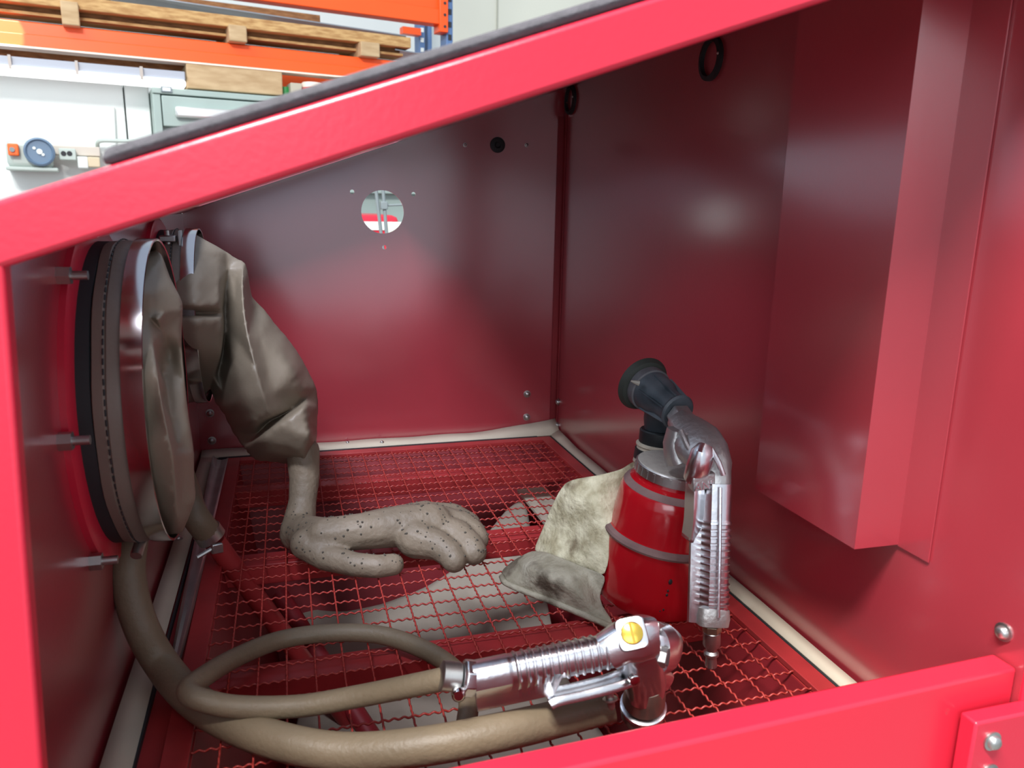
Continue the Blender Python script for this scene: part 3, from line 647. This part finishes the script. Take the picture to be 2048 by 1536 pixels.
# ---- standing gun with red cup and leather grit bag
cg = thing('spot_blasting_gun', 'blasting gun standing upright on its red cup, with black nozzle tee and leather grit bag', 'blasting gun', (.402, .045, 0))
tx = V((math.sin(math.radians(6.8)), -math.sin(math.radians(4.5)), 1)).normalized()
B0 = V((.3965, .048, .0055))
P('cup', lathe(B0, tx, [(0, .0), (.0, .0470), (.0008, .0505), (.004, .0530), (.020, .0535), (.056, .0518), (.0605, .0512), (.0622, .0545), (.0645, .0555), (.067, .0545), (.0695, .0500), (.078, .0488), (.100, .0475), (.108, .0462), (.1135, .0430), (.117, .0385), (.1185, .0360), (.126, .0350)], 64, caps=False), CUPM, cg)
# dust on the shoulder and rib of the cup is its own film
lid = P('lid', lathe(B0 + tx * .1215, tx, [(0, .0355), (.0008, .0372), (.0095, .0372), (.0105, .0362)], 56), ZINC, cg)
P('lid_top', lathe(B0 + tx * .1318, tx, [(0, .0362), (.0008, .0355), (.0012, .0), ], 56, caps=False), DUST, lid)
b = NB(); fx_, fy_, _ = frame_of(tx)
for i in range(30):
    a = 2 * PI * i / 30; rd = fx_ * math.cos(a) + fy_ * math.sin(a)
    obox(B0 + tx * .1225 + rd * .0369 - rd.cross(tx) * .0012, rd * .0010, rd.cross(tx) * .0024, tx * .0075, b)
k = P('rim_knurl', b, ZINC, lid); k['kind'] = 'stuff'
# dust bands
P('dust_film', lathe(B0, tx, [(.0622, .0547), (.0645, .0559), (.067, .0550), (.0690, .0512)], 64, caps=False), mat('grey_dust_film', (.22, .13, .12), .75, var=.3, scale=40), cg)
P('dust_film', lathe(B0, tx, [(.1105, .0452), (.1135, .0434), (.1165, .0390)], 64, caps=False), bpy.data.materials['grey_dust_film'], cg)
for u, v, r_ in ((1341, 1164, .0020), (1336, 1182, .0010), (1334, 1190, .0013), (1327, 1219, .0011), (1320, 1222, .0009)):
    d_ = ray(u, v).normalized(); t_ = .3
    while t_ < 1.2:
        q_ = CAM + d_ * t_ - B0
        if (q_ - tx * q_.dot(tx)).length < .0530: break
        t_ += .0004
    b = NB(); bmesh.ops.create_icosphere(b, subdivisions=2, radius=1, matrix=Matrix.Translation(CAM + d_ * t_) @ Matrix.Diagonal((r_, .0007, r_ * 1.3, 1)))
    P('paint_chip', b, BLK, cg)
# gun body from nut over the bend into the handle
nut = hy(1352, 826, .018); bend = hy(1432, 925, -.040)
P('body', nodes([(hy(1360, 842, .034), .0105, .0115), (hy(1368, 852, .026), .0130, .0125), (hy(1384, 872, .008), .0135, .0175), (hy(1398, 890, -.012), .0135, .0205), (hy(1414, 910, -.025), .0130, .0190), (hy(1428, 935, -.036), .0120, .0150), (hy(1431, 962, -.042), .0118, .0118), (hy(1430, 985, -.043), .0115, .0112)], V((.8, 0, .6)), .75), ALUD, cg)
P('base_lug', nodes([(hy(1352, 858, .010), .009, .006), (hy(1350, 885, .010), .010, .009), (hy(1356, 908, .008), .012, .011), (hy(1362, 921, .006), .013, .012)], V((1, 0, 0)), .6), ALUD, cg)
for o_, vv in ((0, 0), (11, 6), (22, 12)):
    P('cast_rib', tube([hy(1362 + o_, 862 + vv, -.006), hy(1374 + o_ * .9, 890 + vv, -.018), hy(1388 + o_ * .8, 918 + vv, -.026)], .0024, 8), ALUD, cg)
P('valve_cap', nodes([(hy(1384, 958, -.040), .006, .007), (hy(1396, 938, -.046), .0082, .0095), (hy(1406, 905, -.046), .0080, .0090), (hy(1411, 892, -.044), .0055, .006)], V((1, 0, 0)), .7), ALU, cg)
P('finger_guard', tube([hy(1422, 898, -.048), hy(1437, 925, -.056), hy(1446, 950, -.058)], .0022, 8), ALU, cg)
P('maker_block', obox(hy(1386, 985, -.050), (.0185, -.002, .003), (.002, .012, 0), (-.001, 0, .0125)), ALUD, cg, bev=.001)
tx_c = bpy.data.curves.new('maker_lettering', 'FONT'); tx_c.body = 'ANI'; tx_c.size = .0095; tx_c.extrude = .0004
tx_o = bpy.data.objects.new('maker_lettering', tx_c); COL.objects.link(tx_o); bpy.context.view_layer.update()
tx_m = bpy.data.meshes.new_from_object(tx_o.evaluated_get(bpy.context.evaluated_depsgraph_get())); bpy.data.objects.remove(tx_o)
tx_m.materials.clear(); tx_m.materials.append(ALU)
ml = bpy.data.objects.new('maker_lettering', tx_m); COL.objects.link(ml); ml.parent = cg
px_ = V((.0185, -.002, .003)).normalized(); pz_ = V((-.001, 0, .0125)).normalized(); py_ = pz_.cross(px_)
lp = hy(1389, 983, -.0508) - cg.location; nn = -py_
ml.matrix_local = Matrix(((px_.x, pz_.x, nn.x, lp.x), (px_.y, pz_.y, nn.y, lp.y), (px_.z, pz_.z, nn.z, lp.z), (0, 0, 0, 1)))
hA = hy(1431, 965, -.045); hB = hy(1423, 1243, -.068)
P('handle', grip(hA, hB, V((1, -.25, 0)), .0110, .0120, .0080, 13, ribspan=(.27, .90)), ALU, cg)
P('handle_end', nodes([(hy(1424, 1216, -.066), .0118, .0125), (hy(1423, 1232, -.068), .0122, .0132), (hy(1422, 1246, -.069), .0116, .0126)], V((1, -.2, 0)), .5), ALUD, cg)
P('handle_seam', tube([hy(1441, 975, -.058), hy(1440, 1100, -.069), hy(1437, 1235, -.081)], .0012, 6), ALU, cg)
hd2 = (hy(1422, 1335, -.070) - hy(1424, 1250, -.068)).normalized(); n0_ = hy(1424, 1249, -.068)
P('hex_nut', lathe(n0_, hd2, [(0, .0078), (.006, .0078)], 6), mat('tarnished_brass', (.45, .40, .28), .4, .9, var=.3, scale=80), cg, bev=.0006)
P('air_nipple', lathe(n0_ + hd2 * .006, hd2, [(0, .0066), (.0005, .0070), (.011, .0070), (.0128, .0062), (.0135, .0044), (.0165, .0044), (.0185, .0060), (.0205, .0060), (.0218, .0044), (.0235, .0044), (.0305, .0048), (.0312, .0040)], 24), ZINC, cg)
tg = spline([hy(1380, 962, -.040), hy(1379, 990, -.044), hy(1377, 1040, -.046), hy(1372, 1078, -.046)], 5)
P('trigger', channel(tg, .0075, .009, V((1, 0, 0))), ALU, cg).modifiers.new('thick', 'SOLIDIFY').thickness = .0012
# hex nut between body and tee
ndir = (hy(1355, 826, .050) - hy(1372, 852, .026)).normalized()
P('hex_nut', lathe(hy(1369, 848, .030), ndir, [(0, .0122), (.016, .0122)], 6), bpy.data.materials['dusty_cast_aluminium'], cg, bev=.0008)
# black tee
t0 = hy(1355, 824, .052); t1 = hy(1292, 773, .105); td = (t1 - t0).normalized(); TL = (t1 - t0).length
tee = P('nozzle_tee', lathe(t0 - td * .002, td, [(0, .0155), (.002, .0172), (.004, .0165), (.0045, .0145), (TL * .38, .0150), (TL * .55, .0185), (TL * .80, .0200), (TL * .86, .0200)], 36), BLKP, cg)
ex, ey, _ = frame_of(td)
for i in range(6):
    a = 2 * PI * i / 6 + .3; rd = ex * math.cos(a) + ey * math.sin(a)
    hexa([t0 + rd * .013 + td * .003 - rd.cross(td) * .0007, t0 + rd * .013 + td * .003 + rd.cross(td) * .0007, t0 + rd * .017 + td * TL * .7 + rd.cross(td) * .0007, t0 + rd * .017 + td * TL * .7 - rd.cross(td) * .0007,
          t0 + rd * .0165 + td * .003 - rd.cross(td) * .0007, t0 + rd * .0165 + td * .003 + rd.cross(td) * .0007, t0 + rd * .0212 + td * TL * .7 + rd.cross(td) * .0007, t0 + rd * .0212 + td * TL * .7 - rd.cross(td) * .0007], b := NB())
    P('stiffening_rib', b, BLKP, tee)
P('locking_band', lathe(t0 + td * TL * .82, td, [(0, .0205), (.0006, .0216), (.0090, .0216), (.0098, .0205)], 40), mat('grey_plastic_band', (.13, .13, .14), .5, var=.4, scale=60), cg)
P('rubber_nozzle_cup', lathe(t0 + td * (TL * .82 + .009), td, [(0, .0200), (.002, .0250), (.007, .0278), (.0075, .0265), (.004, .018)], 44, caps=True), mat('dark_rubber_cup', (.028, .034, .028), .6), cg)
P('vent_nib', lathe(hy(1262, 762, .085), V((1, -.2, -.3)), [(0, .0008), (.008, .0028)], 8), WORNP, cg)
tn = hy(1316, 846, .058); P('tee_neck', tube([hy(1322, 800, .085), hy(1316, 835, .098), hy(1318, 862, .100)], .0140, 20), BLKP, cg)
cz = V((.06, .02, 1)).normalized()
cc = hy(1320, 886, .100)
P('swivel_collar', lathe(cc, cz, [(0, .0205), (.001, .0212), (.0125, .0212), (.0138, .0200), (.0145, .012)], 40), BLK, cg)
P('bag_ring', lathe(cc - cz * .004, cz, [(0, .0215), (.0015, .0236), (.003, .0236), (.0042, .0215)], 36), CREAM, cg)
P('bag_neck', lathe(cc - cz * .020, cz, [(0, .0250), (.008, .0232), (.0165, .0222)], 36), CREAM, cg)
P('bag_clamp', lathe(cc - cz * .0165, cz, [(0, .0236), (.0004, .0247), (.010, .0240), (.0104, .023)], 36), BLK, cg)
# leather bag: upright flap folding to a lower flap
Lp = {'t0': (1300, 915, .130), 't1': (1266, 922, .127), 't2': (1243, 938, .121), 't3': (1200, 949, .118), 't4': (1150, 957, .110), 't5': (1131, 965, .103), 't6': (1116, 986, .090), 't7': (1100, 1020, .070), 't8': (1085, 1058, .046), 't9': (1066, 1102, .024),
 'l0': (1030, 1118, .019), 'l1': (1006, 1137, .013), 'l2': (1002, 1149, .009), 'l3': (1012, 1165, .0055), 'l4': (1050, 1182, .0045), 'l5': (1100, 1201, .004), 'l6': (1170, 1230, .004), 'l7': (1228, 1254, .004),
 'r0': (1222, 1236, .006), 'r1': (1205, 1212, .010), 'r2': (1199, 1190, .015), 'r3': (1212, 1155, .035), 'r4': (1226, 1060, .075), 'r5': (1250, 990, .098), 'r6': (1295, 950, .117),
 'c0': (1095, 1108, .034), 'c1': (1130, 1122, .034), 'c2': (1170, 1138, .032), 'm0': (1150, 1000, .094), 'm1': (1130, 1060, .058), 'm2': (1180, 1080, .062), 'm3': (1195, 1010, .096), 'm4': (1160, 1110, .044),
 'n0': (1060, 1140, .024), 'n1': (1110, 1165, .022), 'n2': (1160, 1195, .017), 'n3': (1185, 1215, .012), 'n4': (1050, 1165, .014), 'n5': (1110, 1188, .013)}
up_ = {k: v for k, v in Lp.items() if k[0] in 'tcm' or k in ('r3', 'r4', 'r5', 'r6')}
bm = pillow(up_, [['t%d' % i for i in range(10)] + ['c0', 'c1', 'c2', 'r3', 'r4', 'r5', 'r6', 't0']], lambda u, v, z: hz(u, v, z), lambda p, z, r: p + AZ.normalized() * .0016 + V((0, 0, -.0012)), sub=1)
P('leather_bag', bm, LEATH, cg, sub=1)
dn_ = {k: v for k, v in Lp.items() if k[0] in 'lcn' or k in ('r0', 'r1', 'r2', 'r3', 't9')}
dn_.update({'t9': (1064, 1100, .027), 'c0': (1095, 1104, .037), 'c1': (1130, 1118, .038), 'c2': (1170, 1134, .036), 'r3': (1214, 1151, .037), 'n0': (1060, 1136, .032), 'n1': (1110, 1158, .032), 'n2': (1160, 1186, .026)})
bm = pillow(dn_, [['t9'] + ['l%d' % i for i in range(8)] + ['r0', 'r1', 'r2', 'r3', 'c2', 'c1', 'c0', 't9']], lambda u, v, z: hz(u, v, z), lambda p, z, r: p + AZ.normalized() * .0016 + V((0, 0, -.0012)), sub=1)
P('bag_fold', bm, LEATHD, cg, sub=1)
P('bag_hem', tube(spline([hz(1003, 1152, .0085), hz(1012, 1166, .0055), hz(1050, 1183, .0045), hz(1100, 1202, .0040), hz(1170, 1231, .0040), hz(1226, 1255, .0040)], 8), .0030, 10), LEATHD, cg)

# ------------------------------------------------------------------ storage bay behind the cabinet
rack = thing('pallet_rack', 'orange and blue pallet rack carrying timber behind the cabinet', 'rack', bw(0, -.95, 0))
def beam(u0, u1, ur, vt, vb, off, dep, name='rack_beam'):
    b = bpx(u0, u1, vt, vb, off, dep, ur); return P(name, b, ORANGE, rack, bev=.004)
beam(-700, 1010, 0, 37, 89, 0, .05)
s0, s1 = bg(-700, 60)[0], bg(1010, 140)[0]; hb0 = bg(0, 89)[1]; ht0 = bg(0, 37)[1]; mid = (hb0 + ht0) / 2
P('beam_step', bbox(s0, s1, hb0, mid, -.012, .0), ORANGE, rack, bev=.003)
P('beam_lip', bbox(s0, s1, hb0 - .006, hb0, -.022, .05), mat('pale_orange_edge', (.95, .75, .62), .5), rack)
hb1 = bg(879, 50)[1]; s2 = bg(893, 40)[0]
P('rack_beam', bbox(s0, s2, hb1, hb1 + .13, 0, .05), ORANGE, rack, bev=.004)
P('beam_step', bbox(s0, s2, hb1, hb1 + .06, -.012, 0), ORANGE, rack, bev=.003)
hc = bg(885, 66)[1]
conn = P('beam_connector', bbox(bg(876, 30)[0], s2, hc, hc + .24, -.02, .05), ORANGE, rack, bev=.003)
for i in range(4):
    P('slot', lathe(bw(bg(886, 20)[0], hc + .022 + i * .045, -.019), -N_B, [(0, .006), (.003, .006)], 10), HOLEM, conn)
for off, ua, ub in ((.0, 893, 906), (.9, 838, 850), (.9, 856, 864)):
    up_ = P('rack_upright', bbox(bg(ua, 60, off)[0], bg(ub, 60, off)[0], -.95, 3.0, off, off + .07), BLUE, rack, bev=.003)
    if off < .5 or ua == 838:
        for i in range(9):
            hh = bg(ua, 100, off)[1] + i * .05 - .06
            P('slot', bbox(bg(ua, 60, off)[0] + .008, bg(ub, 60, off)[0] - .008, hh, hh + .022, off - .003, off + .001), WHITE if off else HOLEM, up_)
P('rack_beam', bbox(bg(806, 50, .85)[0], bg(842, 50, .85)[0], bg(820, 68, .85)[1], bg(820, 54, .85)[1], .85, .9), ORANGE, rack)
hb9 = bg(600, 170, .85)[1]
P('rack_beam', bbox(bg(540, 150, .85)[0], bg(860, 150, .85)[0], hb9 - .04, bg(600, 145, .85)[1], .85, .9), ORANGE, rack)
# timber pallet on the beam
pl = thing('timber_pallet', 'long wooden pallet of pine runners resting on the orange beam', 'pallet', bw(0, ht0, .1))
hpA = bg(700, 60, -.02)[1]; hpB = bg(700, 82, -.02)[1]
P('plank', bbox(s0, bg(822, 75, -.02)[0], hpB, hpA, -.02, .08), TIMB, pl, bev=.003)
hq = bg(300, 62, .04)[1]; hq2 = bg(300, 34, .04)[1]
P('plank', bbox(s0, bg(800, 100, .04)[0], bg(300, 50, .04)[1], hq2, .04, .12), TIMD, pl, bev=.003)
P('plank', bbox(s0, bg(800, 100, .04)[0], ht0 + .002, hq + .004, .12, .5), TIMD, pl, bev=.003)
P('plank', bbox(s0, bg(806, 100, .02)[0], hq + .006, hq + .016, .02, .13), TIMB, pl, bev=.001)
for ua, ub, vt, vb in ((122, 158, 2, 50), (458, 494, 50, 83), (722, 760, 84, 113)):
    P('block', bpx(ua, ub, vt, vb, -.045, .35, (ua + ub) / 2), PLY, pl, bev=.004)
P('plank', bbox(s0, bg(372, 130, .15)[0], bg(200, 132, .15)[1], hb0 + .04, .15, .25), TIMD, pl, bev=.003)
P('plank', bbox(s0, bg(640, 20, .5)[0], bg(300, 2, .5)[1], bg(300, -14, .5)[1], .5, .6), TIMD, pl, bev=.003)
# steel sheets
def sheet(p, name, label):
    bm = NB(); bm.faces.new([bm.verts.new(q) for q in p]); o = P(name, bm, SHEET, None, smooth=False); o.modifiers.new('thick', 'SOLIDIFY').thickness = .004; return tag(o, label, 'sheet')
h0 = hpA + .003
sheet([bw(bg(200, 0, 0)[0], h0 + .03, .0), bw(bg(812, 60, 0)[0], h0 + .004, .0), bw(bg(830, 50, .3)[0], h0 + .045, .42), bw(bg(250, 0, .3)[0], h0 + .05, .42)], 'steel_sheet', 'long grey steel sheet on top of the timber pallet')
sheet([bw(bg(790, 90, .0)[0], hpB - .01, .0), bw(bg(850, 100, .0)[0], hpB - .012, .02), bw(bg(868, 78, .3)[0], hpB + .02, .40), bw(bg(800, 80, .3)[0], hpB + .02, .40)], 'steel_sheet', 'short end of grey steel sheet jutting past the pallet planks')
# tube lamp
hl0 = bg(200, 161, -.05)[1]; hl1 = bg(200, 146, -.05)[1]; hl2 = bg(200, 128, -.05)[1]
lamp = thing('tube_lamp', 'long lit fluorescent tube lamp under the lower orange beam', 'lamp', bw(bg(200, 150)[0], hl0, -.02))
P('housing', bbox(s0, bg(371, 160, -.05)[0], hl1, hl2, -.05, .04), LAMPW, lamp, bev=.003)
P('lit_tube', bbox(s0, bg(371, 160, -.05)[0], hl0, hl1 - .001, -.06, .03), TUBE, lamp, bev=.008)
for u in (20, 152, 280): P('clip', bbox(bg(u, 150, -.05)[0], bg(u + 6, 150, -.05)[0], hl1 - .012, hl2 + .002, -.066, -.05), mat('lamp_clip', (.45, .40, .36), .5), lamp)
# plywood box, small goods, cabinet
b = bpx(374, 565, 135, 184, -.02, .5, 470); tag(P('plywood_box', b, PLY, None, bev=.004), 'plain plywood box on top of the grey drawer cabinet', 'box')
hcab = bg(440, 184, -.04)[1]
tag(P('paint_tin', lathe(bw(bg(574, 182, -.0)[0], hcab, .03), (0, 0, 1), [(0, .022), (.045, .022), (.046, .019)], 20), GREEN, None), 'small green tin beside the plywood box', 'tin')
tag(P('carton', bpx(582, 604, 166, 190, -.03, .08, 592), mat('grey_card', (.45, .42, .33), .8), None, bev=.002), 'small grey carton between the green tin and the striped roll', 'carton')
rl = P('striped_roll', lathe(bw(bg(624, 182, -.0)[0], hcab, .0), (0, 0, 1), [(0, .042), (.06, .042), (.066, .036)], 24), mat('cream_wrapper', (.80, .70, .60), .7), None)
tag(rl, 'cream and red wrapped roll standing on the cabinet right end', 'roll')
P('stripe', lathe(bw(bg(624, 182, -.0)[0], hcab, .0), (0, 0, 1), [(.02, .0425), (.045, .0425)], 24, caps=False), mat('roll_stripe', (.7, .08, .06), .7), rl)
dc = thing('drawer_cabinet', 'grey-green metal drawer cabinet with long chrome handle', 'cabinet', bw(bg(450, 300)[0], -.95, -.04))
sc0 = bg(306, 200, -.04)[0]; sc1 = bg(860, 200, -.04)[0]; hcb = bg(440, 196, -.04)[1]
P('body', bbox(sc0, sc1, -.93, hcab, .0, .6), CABG, dc, bev=.003)
P('top_rail', bbox(sc0, sc1, hcb, hcab, -.04, .0), CABG, dc, bev=.003)
P('side_stile', bbox(sc0, bg(323, 220, -.04)[0], -.93, hcb - .002, -.035, .0), CABG, dc, bev=.002)
hd_t = hcb - .006; hd_b = bg(330, 252, -.04)[1]; sd0 = bg(325, 220, -.04)[0]
dr = P('drawer', bbox(sd0, sc1 - .02, hd_b, hd_t, -.045, .0), CABG, dc, bev=.003)
P('handle', bpx(351, 497, 212, 234, -.075, .03, 356), CABL, dr, bev=.008)
P('handle', bpx(515, 660, 222, 244, -.075, .03, 520), CABL, dr, bev=.008)
dr2 = P('drawer', bbox(sd0, sc1 - .02, hd_b - .22, hd_b - .035, -.045, .0), CABG, dc, bev=.003)
pl_ = P('label_plate', bpx(322, 344, 173, 184, -.046, .006, 333), mat('plate_frame', (.18, .22, .24), .5), dc)
P('label_card', bpx(325, 341, 175, 182, -.048, .003, 333), mat('plate_card', (.65, .72, .75), .6), pl_)
# white panel enclosure and switch box
we = thing('white_enclosure', 'tall white sheet-metal enclosure left of the drawer cabinet', 'enclosure', bw(bg(150, 250)[0], -.95, .1))
P('panel', bbox(bg(-400, 250, .1)[0], bg(249, 220, .1)[0], -.93, bg(200, 158, .1)[1], .10, .8), WHITE, we, bev=.004)
P('panel', bbox(bg(252, 220, .1)[0], min(bg(304, 220, .1)[0], sc0 - .003), -.93, bg(280, 168, .1)[1], .10, .8), WHITE, we, bev=.004)
P('grab_rail', tube(spline([bw(bg(196, 300, .0)[0], bg(196, 296, .0)[1], .09), bw(bg(198, 284, .0)[0], bg(198, 281, .0)[1], .05), bw(bg(230, 282, .0)[0], bg(212, 279, .0)[1], .04), bw(bg(290, 282, .0)[0], bg(212, 279, .0)[1], .04)], 5), .007, 8), MACH, we)
P('conduit', tube([bw(bg(225, 220, .09)[0], bg(225, 215, .09)[1], .09), bw(bg(228, 290, .09)[0], bg(228, 300, .09)[1], .09)], .009, 8), WHITE, we)
mc = thing('control_box', 'pale machine control box with orange switch and round slate-blue knob', 'control box', bw(bg(60, 340)[0], bg(60, 340)[1], 0))
P('housing', bpx(12, 104, 280, 338, -.02, .12, 60), MACH, mc, bev=.02)
P('base_flange', bpx(12, 116, 334, 341, -.03, .13, 60), MACH, mc, bev=.003)
sw = P('switch_plate', bpx(15, 37, 287, 311, -.045, .025, 26), ORB, mc, bev=.004)
P('push_button', lathe(bw(bg(24, 299, -.05)[0], bg(24, 299, -.05)[1], -.045), -N_B, [(0, .008), (.006, .008)], 12), GREY, sw)
kn = P('round_knob', lathe(bw(bg(79, 304, -.03)[0], bg(79, 304, -.03)[1], -.02), -N_B, [(0, .047), (.02, .047), (.025, .041), (.016, .036), (.016, 0)], 32, caps=False), SLATE, mc)
P('knob_centre', lathe(bw(bg(79, 303, -.04)[0], bg(79, 303, -.04)[1], -.036), -N_B, [(0, .009), (.006, .009)], 16), WHITE, kn)
P('knob_mark', lathe(bw(bg(68, 296, -.04)[0], bg(68, 296, -.04)[1], -.036), -N_B, [(0, .005), (.004, .005)], 10), WHITE, kn)
P('knob_mark', lathe(bw(bg(86, 309, -.04)[0], bg(86, 309, -.04)[1], -.036), -N_B, [(0, .005), (.004, .005)], 10), WHITE, kn)
so = P('socket_plate', bpx(118, 152, 297, 320, -.01, .03, 135), MACH, mc, bev=.003)
for u in (127, 139): P('socket_hole', lathe(bw(bg(u, 307, -.012)[0], bg(u, 307, -.012)[1], -.008), -N_B, [(0, .0085), (.004, .0085)], 14), HOLEM, so)
P('side_bracket', bpx(104, 200, 292, 311, .03, .05, 150), mat('beige_bracket', (.55, .50, .44), .6), mc, bev=.003)
P('side_box', bpx(155, 176, 313, 336, -.0, .06, 165), WHITE, mc, bev=.003)
P('side_box', bpx(176, 200, 314, 334, .0, .06, 188), mat('tan_box', (.62, .52, .36), .7), mc, bev=.003)

# ------------------------------------------------------------------ seen through the end panel's round hole
yb = 1.75
o = tag(P('red_machine', box((hy(722, 433, yb).x - .35, yb, -.95), (hy(799, 437, yb).x, yb + .5, hy(740, 430, yb).z)), REDWORN, None, bev=.02), 'red machine casing glimpsed through the round hole in the end panel', 'machine')
P('pale_stripe', box((hy(722, 433, yb).x - .35, yb - .004, hy(740, 446, yb).z - .02), (hy(802, 437, yb).x - .0, yb, hy(740, 443, yb).z)), WHITE, o)
P('pale_panel', box((hy(772, 433, yb).x, yb - .006, -.9), (hy(802, 437, yb).x, yb, hy(740, 446, yb).z)), CREAMW, o)
st = thing('lamp_stand', 'grey two-pole stand glimpsed through the round hole, in front of the red machine', 'stand', (hy(765, 440, 1.5).x, 1.5, -.95))
yb2 = 1.5
def pole(u0, v0, u1, v1, r, y=yb2):
    a = hy(u0, v0, y); b_ = hy(u1, v1, y); d_ = (b_ - a); return cyl(a - d_ * 0.7, b_ + d_ * 12, r, 12)
P('pole', pole(752, 380, 762, 465, .0045), GREY, st); P('pole', pole(766, 380, 773, 465, .0045), GREY, st)
q = hy(768, 411, yb2); P('pole_clamp', box(q - V((.009, .009, .010)), q + V((.009, .009, .010))), GREY, st, bev=.002)
P('cross_arm', cyl(q, hy(812, 409, yb2), .003, 10), GREY, st)

# a patch of sun falling through a roof light onto the end of the lower orange beam
sp = bpy.data.lights.new('sun_patch_light', 'SPOT'); sp.energy = 500; sp.spot_size = math.radians(4.2); sp.spot_blend = .1; sp.shadow_soft_size = .005
so_ = bpy.data.objects.new('sun_patch_light', sp); COL.objects.link(so_); hb_ = bg(2, 58)[1]
so_.location = bw(bg(2, 58)[0] - .5, hb_ + 1.2, -1.1); so_.rotation_euler = (bw(bg(2, 58)[0], hb_, 0) - so_.location).to_track_quat('-Z', 'Y').to_euler()
